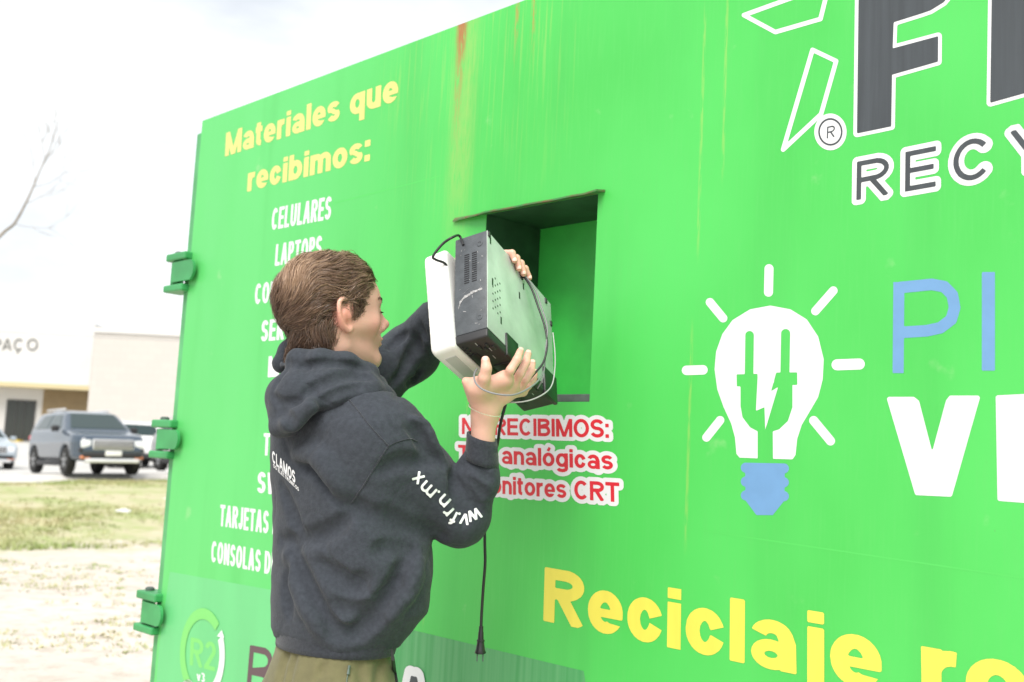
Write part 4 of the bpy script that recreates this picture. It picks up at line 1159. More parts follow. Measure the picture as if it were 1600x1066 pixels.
band('cuff', M_rib, c0, c1, sa, sb, [.034, .0335, .0325, .0315, .0308, .0302], [.034, .0335, .0325, .0315, .0308, .0302], HOODIE)
ax = nrm(WL_ - EL); sa = nrm(np.cross(ax, [0, 1, 0])); sb = np.cross(ax, sa)
band('cuff', M_rib, EL + (WL_ - EL) * .72, WL_, sa, sb, [.046, .043, .038, .034, .032], [.046, .043, .038, .034, .032], HOODIE)
hc0 = at(529, 974, 2.11); hc1 = at(523, 1012, 2.10)
band('hem_band', M_rib, hc0, hc1, rB, fB, [.136, .138, .137, .134, .131, .129], [.102, .104, .103, .101, .099, .098], HOODIE, n=90, wob=.004)
# printing on the cloth: letters laid on the surface
def cloth_letter(ch, m, base, ex, ey, w=.16, sx=.9, name='cloth_print'):
    """base: photo position of the letter's lower left corner, ex/ey: its width and cap-height directions in photo pixels"""
    P, W = glyph(ch, w, sx)
    L = contours(lambda Q: text_field(Q, [(P, 0)], w / 2), -.15, W + .15, -.35, 1.15, .06)
    if not L: return [], []
    v, f = fill_loops(L)
    # refine so the print follows the folds
    out = []
    for x, y in v:
        px = V(*base) + V(*ex) * x + V(*ey) * y
        rd = nrm(ray(*px)); hit = bvh.ray_cast(Vector((0, 0, CAM_H)), Vector(rd))
        if hit[0] is None: return [], []
        out.append(np.array(hit[0]) - rd * .0022)
    return out, f
def cloth_text(items, m, **kw):
    mb = MB()
    for it in items:
        v, f = cloth_letter(*it[:1], m, *it[1:], **kw)
        if len(v): mb.add(v, f)
    o = mb.build('cloth_print', m); o.parent = HOODIE
    return o
# sleeve: address reading upwards from the elbow, upside down to the viewer
sl = [('x', (661, 739), -130), ('m', (672, 763), -133), ('.', (690, 771), -133), ('n', (703, 781), -131), ('r', (708, 797), -136), ('f', (718, 800), -160), ('.', (721, 803), -170), ('v', (735, 803), 165), ('w', (750, 806), 158)]
def rot2(a, l): return (l * math.cos(math.radians(a)), l * math.sin(math.radians(a)))
S1 = 22.5
sleeve_items = []
for chs, (cx, cy), a in [('x', (654, 746.5), 222), ('m', (669.5, 764), 222), ('.', (687, 767), 222), ('n', (694.5, 782), 224), ('r', (701, 798), 226), ('f', (708.5, 810), 208), ('.', (718.5, 801), 200), ('v', (726, 811), 190), ('w', (741, 804), 158)]:
    ex = V(*rot2(a, S1)); ey = V(ex[1], -ex[0])
    W = glyph(chs, .17, .95)[1]
    b = V(cx, cy) - ex * W / 2 - ey * (.37 if chs not in 'f' else .5)
    if chs == '.': b = V(cx, cy) - ex * W / 2
    sleeve_items.append((chs, tuple(b), tuple(ex), tuple(ey)))
cloth_text(sleeve_items, M_print, w=.17, sx=.95)
bk = []
def line_items(txt, p0, p1, h, w, sx, gap):
    it, ends = text_prims(txt, w, sx, gap); ex = (V(*p1) - V(*p0)) / ends[-1]
    return [(c, tuple(V(*p0) + ex * x), tuple(ex), h) for c, (_, x) in zip(txt, it) if c != ' ']
cloth_text(line_items('CLAMOS', (425.5, 722), (461.5, 756), (-.5, -19), .2, .8, .1), M_print, w=.2, sx=.8)
cloth_text(line_items('OS ELECTRONICOS', (427, 730), (467, 768), (-.3, -6), .2, .8, .14), M_print, w=.2, sx=.8)

# trousers, shoes ------------------------------------------------------
tr = Sdf()
wz = at(523, 1010, 2.10)[2]
cwx, cwy = hc1[0], hc1[1]
tzs = [wz - .20, wz - .10, wz - .02, wz + .06]
tr.column(tzs, [cwx + .0, cwx - .002, cwx - .002, cwx], [cwy, cwy - .004, cwy - .004, cwy], [.162, .156, .128, .112], [.122, .119, .097, .085], BB, .03)
for q in (-1, 1):
    hip = V(cwx, cwy, wz - .17) + rB * .082 * q
    knee = V(cwx, cwy, .50) + rB * .10 * q + fB * (.04 + .03 * q)
    ank = V(cwx, cwy, .10) + rB * .115 * q + fB * (-.02 + .08 * q)
    tr.cone(hip, knee, .098, .078, .05); tr.cone(knee, ank, .078, .070, .02)
def tcrease(pts, r, k=.012, op='s'):
    q = []
    for x, y in pts:
        rd = nrm(ray(x, y)); t = 1.5
        for _ in range(40):
            dd = float(tr.eval((V(0, 0, CAM_H) + rd * t)[None])[0])
            if dd < .0005 or t > 2.9: break
            t += max(dd * .8, .0008)
        q.append(V(0, 0, CAM_H) + rd * t)
    tr.chain(catmull(q, 3), r, k, op)
tcrease([(450, 1012), (443, 1035), (436, 1070), (430, 1120)], .004)
tcrease([(462, 1020), (452, 1060), (446, 1120)], .0035)
tcrease([(560, 1040), (566, 1060), (570, 1090)], .003)
tcrease([(598, 1032), (592, 1060), (590, 1100)], .0035)
tcrease([(505, 1040), (500, 1060)], .003)
tr.field(lambda P: .003 * wav(P * V(1, 1, .6), 30, 13) + .0015 * wav(P, 80, 15))
v_, f_ = mesh_sdf(tr, V(cwx - .4, cwy - .4, .06), V(cwx + .4, cwy + .4, wz + .08), .006, smooth=1)
TROU = mobj('trousers', v_, f_, [M_trouser], None, True); rel(TROU, PER)
tbvh = BVHTree.FromPolygons([Vector(q) for q in v_.tolist()], f_.tolist())
def on_trouser(x, y, off=.002):
    rd = nrm(ray(x, y)); h = tbvh.ray_cast(Vector((0, 0, CAM_H)), Vector(rd))
    return np.array(h[0]) - rd * off if h[0] is not None else at(x, y, 2.0)
mb = MB(); q = [on_trouser(x, y, .001) for x, y in ((612, 1014), (614, 1030), (616, 1050), (620, 1075))]
mb.tube(q, [.002, .0035, .0045, .005], 6); o_ = mb.build('pocket_trim', M_dev_dark); o_.parent = TROU
mb = MB(); q = [on_trouser(x, y, .003) for x, y in ((546, 1040), (545, 1046), (544, 1054))]
mb.tube(q, [.0028, .0024, .0032], 6); q = [on_trouser(x, y, .001) for x, y in ((544, 1052), (542, 1062), (541, 1085))]; mb.tube(q, .0012, 6)
o_ = mb.build('zip_pull', M_grey_strip); o_.parent = TROU
for q in (-1, 1):
    ank = V(cwx, cwy, .09) + rB * .115 * q + fB * (-.02 + .08 * q)
    sh = Sdf(); sh.ell(ank + fB * .055 - zB * .04, (.048, .14, .042), BB, .02); sh.cone(ank, ank - zB * .02, .05, .052, .02); sh.cone(ank + fB * .1 - zB * .055, ank - fB * .06 - zB * .055, .045, .04, .015)
    sh.field(lambda P: np.maximum(0, 0) * P[:, 0])
    v_, f_ = mesh_sdf(sh, ank - .25, ank + .25, .007); v_[:, 2] = np.maximum(v_[:, 2], .0)
    rel(mobj('shoe', v_, f_, M_sole, None, True), PER)
# bracelet: fine beaded chain
mb = MB(); bc = at(757.5, 641, 2.0225); bax = nrm(nrm(WR - ER) + .06 * rB); ba = nrm(np.cross(bax, [0, 1, 0])); bb = np.cross(bax, ba)
BR = .0318
for i in range(64):
    t = 2 * math.pi * i / 64
    p = bc + ba * BR * math.cos(t) + bb * BR * math.sin(t)
    mb.lathe(p, bax, [(-.0012, .0006), (-.0006, .0013), (.0006, .0013), (.0012, .0006)], 6)
o_ = mb.build('bracelet', mat('silver_chain', (.75, .72, .62), .3, metal=.9)); rel(o_, PER)

# hair ------------------------------------------------------------------
def hair_mat():
    m = bpy.data.materials.new('brown_hair'); m.use_nodes = True; t = m.node_tree; b = t.nodes['Principled BSDF']
    a = t.nodes.new('ShaderNodeAttribute'); a.attribute_name = 'tone'
    r = t.nodes.new('ShaderNodeValToRGB'); e = r.color_ramp.elements
    e[0].color = (.035, .019, .014, 1); e[1].color = (.42, .27, .17, 1)
    q = e.new(.5); q.color = (.135, .077, .048, 1)
    t.links.new(a.outputs['Fac'], r.inputs[0]); t.links.new(r.outputs[0], b.inputs['Base Color'])
    b.inputs['Roughness'].default_value = .42; b.inputs['Specular IOR Level'].default_value = .5
    return m
M_hair = hair_mat()
scalp = Sdf(); head(scalp, False)
def to_world(q): return q @ HB + HC
def sdh(q): return scalp.eval(to_world(q))
def normal_h(q, e=.0015):
    d = np.stack([sdh(q + V(e, 0, 0)) - sdh(q - V(e, 0, 0)), sdh(q + V(0, e, 0)) - sdh(q - V(0, e, 0)), sdh(q + V(0, 0, e)) - sdh(q - V(0, 0, e))], 1)
    return d / (np.linalg.norm(d, axis=1)[:, None] + 1e-9)
def in_hair(F, R, U):
    edge = np.interp(F, [-.115, -.085, -.055, -.038, -.030, -.024, .004, .008, .026, .030, .042, .060, .088], [-.085, -.088, -.084, -.060, -.014, .034, .038, .008, .010, .030, .050, .076, .099])
    return U > edge + .003 * np.sin(F * 400 + U * 300)
# roots on the scalp
qs = rng.normal(size=(9000, 3)); qs /= np.linalg.norm(qs, axis=1)[:, None]
qs = qs * V(.11, .09, .11) + V(-.02, 0, .02)
for _ in range(4): qs = qs - normal_h(qs) * sdh(qs)[:, None]
ok = in_hair(qs[:, 0], qs[:, 1], qs[:, 2]) & (np.abs(sdh(qs)) < .002) & (qs[:, 2] > -.078)
qs = qs[ok][:1500]
def flow_v(q, n):
    F, R, U = q.T
    one = np.ones(len(q))
    top = np.clip((U - .080) / .035, 0, 1); back = np.clip((-.035 - F) / .05, 0, 1)
    s = np.where(R >= 0, 1., -1.)
    vt = np.stack([-.80 * one, np.where(R > -.015, .50, -.55), -.12 * one], 1)
    vs = np.stack([-.86 * one, .05 * s, -.42 * one], 1)
    vb = np.stack([-.08 * one, -.15 * s, -1. * one], 1)
    v = top[:, None] * vt + (1 - top)[:, None] * ((1 - back)[:, None] * vs + back[:, None] * vb)
    fr = np.clip((F - .035) / .03, 0, 1)[:, None]; v = v * (1 - fr) + fr * np.stack([-.9 * one, .25 * s, .05 * one], 1)
    sb = ((F > .0) & (F < .035) & (U < .035))[:, None]; v = np.where(sb, np.stack([-.35 * one, 0 * one, -1. * one], 1), v)
    low = np.clip((-.01 - U) / .03, 0, 1)[:, None]; v = v + low * np.stack([.45 * one, .1 * s, -.5 * one], 1)
    a = (1.3 * wav(q, 42, 31) + .7 * wav(q, 85, 32)) * .85 * np.where(sb[:, 0], .3, 1)
    v = v - n * (v * n).sum(1)[:, None]; v /= np.linalg.norm(v, axis=1)[:, None] + 1e-9
    w = np.cross(n, v)
    return v * np.cos(a)[:, None] + w * np.sin(a)[:, None]
F, R, U = qs.T
topk = np.clip((U - .06) / .05, 0, 1); rr = rng.random(len(qs))
ln = .030 + .026 * topk + .014 * rr
edge_near = ~in_hair(F + .012, R, U - .006) | ~in_hair(F - .0, R, U - .010)
ln = np.where((F > -.03) & (F < .035) & (U < .055), .014 + .008 * rr, ln)
ln = np.where(U < -.02, .026 + .012 * rr, ln); ln = np.where(U < -.05, .016 + .010 * rr, ln)
ln = np.where(edge_near & (U < .07), ln * .55, ln)
lift = .0065 + .0085 * topk + .008 * rng.random(len(qs)) + .003 * ((U < .03) & (F < -.05))
lift = np.where(edge_near, lift * .45, lift)
lift = np.where((F > .0) & (U < .05), .0025, lift)
ST = 8
p = qs.copy(); paths = []
for i in range(ST + 1):
    u = i / ST
    n = normal_h(p); off = lift * math.sin(min(1, u * 1.35 + .12) * math.pi * .5) * (1 - .45 * u * u) + .0012
    paths.append(p - n * (sdh(p) - off)[:, None])
    if i < ST:
        p = p + flow_v(p, n) * (ln / ST)[:, None]; n = normal_h(p); p = p - n * (sdh(p) - .0015)[:, None]
paths = np.stack(paths, 1)                                   # guides x steps x 3
# nothing hangs over the ear
ear = ((paths[..., 0] > -.030) & (paths[..., 0] < .006) & (paths[..., 2] < .034) & (np.abs(paths[..., 1]) > .045)).any(1)
paths = paths[~ear]; gt = rng.random(len(paths))
# under-layer cap following the skull
capS = Sdf(); head(capS, False); capS.field(lambda P: -.0022 + .0008 * wav(P, 160, 21))
v_, f_ = mesh_sdf(capS, HC - .16, HC + .16, .003)
q = (v_ - HC) @ HB.T; keep = in_hair(q[:, 0] + .004, q[:, 1], q[:, 2] - .004) & in_hair(q[:, 0], q[:, 1], q[:, 2] - .004) & (np.abs(q[:, 2]) < .3)
f_ = f_[keep[f_].all(1)]
hair_v = [v_]; hair_f = [f_]; hair_t = [np.full(len(v_), .22) + .05 * wav(v_, 300, 4)]
nv = len(v_)
m = ST + 1; u = np.linspace(0, 1, m)[None, :, None]; NC_ = 44
P_ = np.repeat(paths, NC_, 0); T_ = np.repeat(gt, NC_); K = len(P_)
o = rng.normal(0, .0074, (K, 1, 3)); tip = rng.normal(0, .0026, (K, 1, 3)) * np.where(rng.random((K, 1, 1)) < .1, 2.4, 1)
nn_ = P_ - V(-.02, 0, .03); nn_ /= np.linalg.norm(nn_, axis=2)[..., None]
o = o - nn_[:, :1] * (o * nn_[:, :1]).sum(2)[..., None] * .75
pts = P_ + o * (1 - u) * .9 + o * .45 * u + tip * u * u
tg = np.gradient(pts, axis=1); sv_ = np.cross(nn_, tg); sv_ /= np.linalg.norm(sv_, axis=2)[..., None] + 1e-9
sv_ = sv_ + nn_ * rng.normal(0, .5, (K, 1, 1)); wd = (.00032 * (1 + .5 * rng.random((K, 1, 1)))) * (1 - .8 * u ** 2)
ab = np.stack([pts - sv_ * wd, pts + sv_ * wd], 2).reshape(-1, 3)
tn = np.clip(.49 + .12 * (T_ - .5) + .34 * wav(P_[:, 4], 38, 91) + .22 * (P_[:, 0, 2] - .04) / .08 + rng.normal(0, .15, K), 0, 1)[:, None] - .09 + .16 * u[0, :, 0][None]
base_i = (np.arange(K) * 2 * m)[:, None] + np.arange(m - 1)[None] * 2 + nv
hair_v.append(to_world(ab)); hair_f.append(np.stack([base_i, base_i + 1, base_i + 3, base_i + 2], -1).reshape(-1, 4)); hair_t.append(np.repeat(np.clip(tn, 0, 1).reshape(-1), 2))
hv = np.concatenate(hair_v); hf = np.concatenate(hair_f)
HAIR = mobj('hair', hv, hf, M_hair, None, True); rel(HAIR, PER)
tt = np.concatenate(hair_t).astype(np.float32)
at_ = HAIR.data.attributes.new('tone', 'FLOAT', 'POINT')
if len(tt) == len(HAIR.data.vertices): at_.data.foreach_set('value', tt)
# eyebrow and lashes
mb = MB()
for q_ in (-1, 1):
    for i in range(60):
        u_ = i / 59; b0 = V(.085 - .016 * u_ * u_, (.010 + .038 * u_) * q_, .0425 + .005 * math.sin(u_ * 2.4)) + rng.normal(0, .0011, 3)
        b0 = (b0[None] - normal_h(b0[None]) * (sdh(b0[None]) - .0005)[:, None])[0]
        d = V(-.25 * u_, .75 * q_, .35 - .5 * u_) * .0075
        e0 = b0 + d; e0 = (e0[None] - normal_h(e0[None]) * (sdh(e0[None]) - .0016)[:, None])[0]
        mb.tube([hd(*b0), hd(*((b0 + e0) / 2 + V(.0006, 0, 0))), hd(*e0)], [.0006, .0005, .0002], 4)
    for i in range(18):
        u_ = i / 17; b0 = V(.0860 - .006 * abs(u_ - .4), (.020 + .024 * u_) * q_, .0205)
        b0 = (b0[None] - normal_h(b0[None]) * (sdh(b0[None]))[:, None])[0]
        mb.tube([hd(*b0), hd(*(b0 + V(.005, .0015 * q_, -.0015)))], [.0005, .0002], 4)
o_ = mb.build('eyebrows_and_lashes', M_hair); rel(o_, PER)
# fingernails
M_nail = mat('fingernail', (.74, .49, .41), .4)
for pts_, r in [(tb, .0092)] + [(fe, .0078) for fe in finger_ends[1:]]:
    tip_ = pts_[-1]; prev = pts_[-2] if len(pts_) > 1 else tip_ - AD * -.01
    ax_ = nrm(tip_ - prev); vw = nrm(V(0, 0, CAM_H) - tip_)
    vw = nrm(vw - ax_ * (vw @ ax_)); sd2 = np.cross(ax_, vw)
    v2 = []; f2 = []
    for a_ in range(7):
        for b_2 in range(7):
            x_ = (a_ / 6 - .5) * 2; y_ = (b_2 / 6 - .5) * 2
            rr_ = max(1, math.hypot(x_, y_)); x_ /= rr_ ** .5; y_ /= rr_ ** .5
            v2.append(tip_ + ax_ * (.0045 * y_ + .001) + sd2 * (.60 * r * x_) + vw * (r * .90 - .0016 * x_ * x_ - .0010 * max(0, y_) ** 2 + .0002))
    for a_ in range(6):
        for b_2 in range(6): f2.append((a_ * 7 + b_2, a_ * 7 + b_2 + 1, a_ * 7 + b_2 + 8, a_ * 7 + b_2 + 7))
    rel(mobj('fingernail', v2, f2, M_nail, None, True), PER)
# stitched seams of the sweatshirt
mb = MB()
for path in ([(538, 616), (558, 640), (580, 668), (607, 697)], [(607, 697), (597, 712), (582, 736), (566, 762), (549, 786)], [(607, 697), (622, 690), (640, 686), (652, 690)]):
    pp = []
    for x_, y_ in catmull(path, 5):
        rd = nrm(ray(x_, y_)); h_ = bvh.ray_cast(Vector((0, 0, CAM_H)), Vector(rd))
        if h_[0] is not None: pp.append(np.array(h_[0]) - rd * .0004)
    if len(pp) > 2: mb.tube(pp, .0015, 5)
o_ = mb.build('seam', M_rib); o_.parent = HOODIE

# ------------------------------------------------------------------ ground, kerb, parking lot
M_dirt = bpy.data.materials.new('pale_dirt'); M_dirt.use_nodes = True
def dirt_nodes():
    t = M_dirt.node_tree; N = t.nodes; L = t.links; b = N['Principled BSDF']; b.inputs['Roughness'].default_value = .95; b.inputs['Specular IOR Level'].default_value = .1
    tc = N.new('ShaderNodeTexCoord')
    def noise(sc, det=7):
        n = N.new('ShaderNodeTexNoise'); n.inputs['Scale'].default_value = sc; n.inputs['Detail'].default_value = det; n.inputs['Roughness'].default_value = .6; L.new(tc.outputs['Object'], n.inputs['Vector']); return n.outputs['Fac']
    def rg(v, a, c, d=0., e=1.):
        r = N.new('ShaderNodeMapRange'); r.interpolation_type = 'SMOOTHSTEP'; L.new(v, r.inputs[0])
        for i, q in enumerate((a, c, d, e)): r.inputs[i + 1].default_value = q
        return r.outputs[0]
    def mix(f, a, c):
        x = N.new('ShaderNodeMix'); x.data_type = 'RGBA'; L.new(f, x.inputs[0])
        for i, q in ((6, a), (7, c)):
            if isinstance(q, tuple): x.inputs[i].default_value = (*q, 1)
            else: L.new(q, x.inputs[i])
        return x.outputs[2]
    col = mix(rg(noise(.6), .35, .65), (.64, .585, .525), (.56, .505, .45))
    col = mix(rg(noise(6), .45, .7), col, (.46, .41, .35))
    col = mix(rg(noise(45), .56, .7), col, (.60, .55, .50))
    # strip of dry turf beside the kerb
    d = N.new('ShaderNodeVectorMath'); d.operation = 'DOT_PRODUCT'; L.new(tc.outputs['Object'], d.inputs[0]); d.inputs[1].default_value = (-.7071, .7071, 0)
    ad = N.new('ShaderNodeMath'); ad.operation = 'MULTIPLY_ADD'; L.new(noise(.9), ad.inputs[0]); ad.inputs[1].default_value = 5.; L.new(d.outputs['Value'], ad.inputs[2])
    turf = rg(ad.outputs[0], 15.0, 17.2)
    tcol = mix(rg(noise(1.3), .4, .62), (.50, .47, .31), (.34, .40, .17))
    tcol = mix(rg(noise(9), .42, .7), tcol, (.45, .41, .28))
    col = mix(turf, col, tcol)
    L.new(col, b.inputs['Base Color'])
    bp = N.new('ShaderNodeBump'); bp.inputs['Strength'].default_value = .6; bp.inputs['Distance'].default_value = .03; L.new(noise(14), bp.inputs['Height']); L.new(bp.outputs[0], b.inputs['Normal'])
dirt_nodes()
M_lot = mat('worn_concrete', (.55, .54, .52), .9, noise=.18, nscale=1.2, bump=.2, bscale=30)
M_kerb = mat('kerb_concrete', (.62, .60, .57), .9, noise=.15, nscale=4, bump=.2, bscale=40)
M_yel = mat('yellow_road_paint', (.70, .52, .03), .7, noise=.2, nscale=5)
Q = math.sqrt(.5)
def sstep(x, a, b):
    t = np.clip((np.asarray(x, float) - a) / (b - a), 0, 1); return t * t * (3 - 2 * t)
def lot_z(X, Y):
    base = .43 + .0478 * np.clip(np.asarray(X, float) + 11.8, -6, 6)
    return base + sstep(Y, 30, 66) * (1.02 - base)
def terrain(X, Y):
    s = (Y - X) * Q
    t = sstep(s, 12.5, 26.5)
    return t * (lot_z(X, Y) - .16 * (1 - sstep(s, 26.5, 27.0)) - .012)
us = np.concatenate([[-400, -150, -60], np.arange(-30, 60, 1.0), [80, 150, 400]]); ss = np.concatenate([[-300, -100, -30, -10], np.arange(-4, 26.4, .6), [26.45, 26.7, 27.1], np.arange(28, 80, 2.), [120, 300, 600]])
gu, gs = np.meshgrid(us, ss, indexing='ij'); gx = (gu - gs) * Q; gy = (gu + gs) * Q
gz = terrain(gx, gy); n1, n2 = gu.shape
gi = np.arange(n1 * n2).reshape(n1, n2)
gf = np.stack([gi[:-1, :-1], gi[1:, :-1], gi[1:, 1:], gi[:-1, 1:]], -1).reshape(-1, 4)
tag(mobj('ground', np.stack([gx, gy, gz], -1).reshape(-1, 3), gf, M_dirt, None, True), kind='structure')
us2 = np.arange(-20, 61, 1.); ss2 = np.concatenate([[26.85], np.arange(27.5, 130, 1.5)])
gu, gs = np.meshgrid(us2, ss2, indexing='ij'); gx = (gu - gs) * Q; gy = (gu + gs) * Q; gz = lot_z(gx, gy); n1, n2 = gu.shape; gi = np.arange(n1 * n2).reshape(n1, n2)
gf = np.stack([gi[:-1, :-1], gi[1:, :-1], gi[1:, 1:], gi[:-1, 1:]], -1).reshape(-1, 4)
tag(mobj('parking_lot', np.stack([gx, gy, gz], -1).reshape(-1, 3), gf, M_lot, None, True), kind='structure')
kv = []; kf = []
ku = np.arange(-20, 61, 1.)
for i, u in enumerate(ku):
    for s, dz in ((25.7, -.24), (26.0, -.15), (26.45, .004), (26.56, .02), (26.86, .022), (26.9, -.2)):  # face sloped into an apron so that it catches more light
        x, y = (u - s) * Q, (u + s) * Q; kv.append((x, y, float(lot_z(x, y)) + dz))
    if i: kf += [((i - 1) * 6 + j, i * 6 + j, i * 6 + j + 1, (i - 1) * 6 + j + 1) for j in range(5)]
tag(mobj('kerb', kv, kf, M_kerb), kind='structure')

# grass tufts on the verge and weeds in the dirt
gm = mat('dry_grass', (.28, .36, .12), .9, noise=.6, nscale=.8, col2=(.52, .47, .28))
gv = []; gfc = []
def tuft(x, y, h, n, sp):
    z = float(terrain(x, y))
    for _ in range(n):
        a = rng.uniform(0, 6.28); l = rng.uniform(.3, 1) * sp; hh = h * rng.uniform(.5, 1); px, py = x + rng.normal(0, sp * .4), y + rng.normal(0, sp * .4)
        k = len(gv); w = .006 + .006 * rng.random(); c, s = math.cos(a), math.sin(a)
        gv.extend([(px - s * w, py + c * w, z - .01), (px + s * w, py - c * w, z - .01), (px + c * l, py + s * l, z + hh)]); gfc.append((k, k + 1, k + 2))
cnt = 0
while cnt < 5200:
    s = rng.uniform(13.2, 25.9); u = rng.uniform(2, 17); x, y = (u - s) * Q, (u + s) * Q
    if x > -.30 * y or x < -.56 * y: cnt += .2; continue
    m = wav(np.array([[x * 1.0, y * 1.0, 0.]]), .9, 51)[0] + .6 * wav(np.array([[x, y, 0.]]), 2.3, 52)[0]
    if m + rng.uniform(-.35, .35) < -.05: cnt += .3; continue
    tuft(x, y, .05 + .09 * max(0, m), 7, .10); cnt += 1
for _ in range(110):
    d = rng.uniform(7.0, 13.5); x = -d * rng.uniform(.335, .52); m = wav(np.array([[x, d, 0.]]), 1.6, 53)[0]
    if m < .0: continue
    for _ in range(6): tuft(x + rng.normal(0, .22), d + rng.normal(0, .12), .03, 6, .06)
o_ = mobj('grass', gv, gfc, gm); tag(o_, kind='stuff')
# litter
for i, (px, py, w) in enumerate(((192, 801, .13), (257, 783, .10))):
    p = ground(px, py, .12); 
    for _ in range(6): p = ground(px, py, float(terrain(p[0], p[1])))
    bm = bmesh.new(); bmesh.ops.create_icosphere(bm, subdivisions=3, radius=1)
    for v in bm.verts:
        q = np.array(v.co); r = 1 + .35 * wav(q[None], 3.5, 60 + i)[0] + .12 * wav(q[None], 9, 70 + i)[0]
        v.co = Vector((q[0] * r * w, q[1] * r * w * .8, max(-.2, q[2] * r) * w * .35))
    me = bpy.data.meshes.new('crumpled_paper'); bm.to_mesh(me); bm.free(); me.materials.append(M_whiteplastic)
    o_ = bpy.data.objects.new('crumpled_paper', me); COL.objects.link(o_); o_.location = (p[0], p[1], p[2] + .02)
    tag(o_, ('larger scrap of crumpled white paper lying on the dry grass', 'smaller scrap of white paper on the grass close to the container edge')[i], 'litter', 'paper scraps on the grass')

# ------------------------------------------------------------------ buildings across the lot
M_stucco = mat('white_stucco', (.66, .65, .63), .9, noise=.08, nscale=.6, bump=.2, bscale=20)
M_block = bpy.data.materials.new('pale_block_wall'); M_block.use_nodes = True
t = M_block.node_tree; b_ = t.nodes['Principled BSDF']; b_.inputs['Roughness'].default_value = .9
tc_ = t.nodes.new('ShaderNodeTexCoord'); mp_ = t.nodes.new('ShaderNodeMapping'); mp_.inputs['Rotation'].default_value = (math.radians(90), 0, 0)
br = t.nodes.new('ShaderNodeTexBrick'); br.inputs['Scale'].default_value = 1.0; br.inputs['Brick Width'].default_value = .8; br.inputs['Row Height'].default_value = .4; br.inputs['Mortar Size'].default_value = .012
br.inputs['Color1'].default_value = (.55, .52, .48, 1); br.inputs['Color2'].default_value = (.53, .50, .465, 1); br.inputs['Mortar'].default_value = (.50, .47, .435, 1)
t.links.new(tc_.outputs['Object'], mp_.inputs[0]); t.links.new(mp_.outputs[0], br.inputs['Vector']); t.links.new(br.outputs['Color'], b_.inputs['Base Color'])
M_tan = mat('tan_cladding', (.40, .30, .17), .7, noise=.1, nscale=3)
M_beige = mat('beige_trim', (.55, .47, .28), .8)
M_glass = mat('dark_door_glass', (.03, .035, .03), .08, spec=.6)
M_frame = mat('dark_frame', (.05, .05, .05), .4)
M_sign = mat('grey_sign_letter', (.14, .14, .13), .6)
DB = 66.
def bx_(py, px=60, d=DB): return float(at(px, py, d)[2])
def xx_(px, py=620, d=DB): return float(at(px, py, d)[0])
BL = empty('shop_building', (xx_(0), DB, 0)); tag(BL, 'white shop building with a projecting sign fascia, dark glass door and tan ribbed wall', 'building')
def bpart(name, m, lo, hi, par=None, bev=0.):
    mb = MB()
    (mb.bbox(lo, hi, bev) if bev else mb.box(lo, hi)); o = mb.build(name, m); o.parent = par or BL
    o.location = -Vector(BL.location) if (par is None or par is BL) else (0, 0, 0); return o
xL, xR = xx_(-420), xx_(141)
zf0, zf1, zg = bx_(605), bx_(506), 1.0
bpart('front_wall', M_stucco, (xL, DB, zg - .5), (xR - .02, DB + .3, zf1 - .4))
bpart('side_wall', M_stucco, (xR - .32, DB + .31, zg - .5), (xR - .02, DB + 18, zf1 - .4))
bpart('roof', M_stucco, (xL, DB + .31, zf1 - .7), (xR - .33, DB + 18, zf1 - .42))
xF = xx_(143.5, 560, DB - 1.6)
bpart('sign_fascia', M_stucco, (xL, DB - 1.6, zf0 + .16), (xF, DB - .01, zf1))
bpart('fascia_trim', M_beige, (xL, DB - 1.63, zf0 - .12), (xF + .02, DB - .005, zf0 + .155))
d0, d1 = xx_(11, 660), xx_(51, 660); dz0, dz1 = bx_(686, 30), bx_(628, 30)
fr = bpart('door', M_frame, (d0 - .12, DB - .06, dz0 - .1), (d1 + .12, DB - .003, dz1 + .12))
gl = bpart('door_glass', M_glass, (d0, DB - .075, dz0 + .05), (d1, DB - .062, dz1), fr)
for k in (.33, .66): bpart('mullion', M_frame, (d0 + (d1 - d0) * k - .03, DB - .10, dz0), (d0 + (d1 - d0) * k + .03, DB - .076, dz1), fr)
r0, r1 = xx_(67, 640), xx_(139, 640)
rp_ = MB(); nrib = 26
for i in range(nrib):
    a = r0 + (r1 - r0) * i / nrib; w_ = (r1 - r0) / nrib
    rp_.box((a, DB - .14, zg - .4), (a + w_ * .62, DB - .06, zf0 - .14))
rp_.box((r0, DB - .058, zg - .4), (r1, DB - .003, zf0 - .14))
o_ = rp_.build('ribbed_wall', M_tan); o_.parent = BL; o_.location = -Vector(BL.location)
# sign letters
def sign_letter(ch, px, w_px):
    P, W = glyph(ch, .13, .95); L = contours(lambda R__: text_field(R__, [(P, 0)], .065), -.1, W + .1, -.35, 1.1, .04)
    v, f = fill_loops(L)
    hgt = (549 - 530) / FPX * (DB - 1.6) * .98
    x0 = xx_(px, 540, DB - 1.6); z0 = float(at(px, 547.5, DB - 1.6)[2])
    sc = w_px / FPX * (DB - 1.6) / W
    vv = [(x0 + x * sc, DB - 1.66, z0 + y * hgt) for x, y in v] + [(x0 + x * sc, DB - 1.601, z0 + y * hgt) for x, y in v]
    o = mobj('sign_letter', vv, [tuple(q) for q in f], M_sign); o.parent = BL; o.location = -Vector(BL.location)
for ch_, px_, w_ in (('P', -11, 13), ('A', 4, 15), ('Ç', 22, 15), ('O', 42.5, 17)): sign_letter(ch_, px_, w_)
tag(bpart('entrance_kerb', M_yel, (d0 + .1, DB - 1.2, .9), (d1 - .2, DB - .6, 1.14)), None)
BR_ = empty('block_building', (xx_(145, 600, 60), 60, 0)); tag(BR_, 'tall pale block building standing to the right of the shop, partly behind the container', 'building')
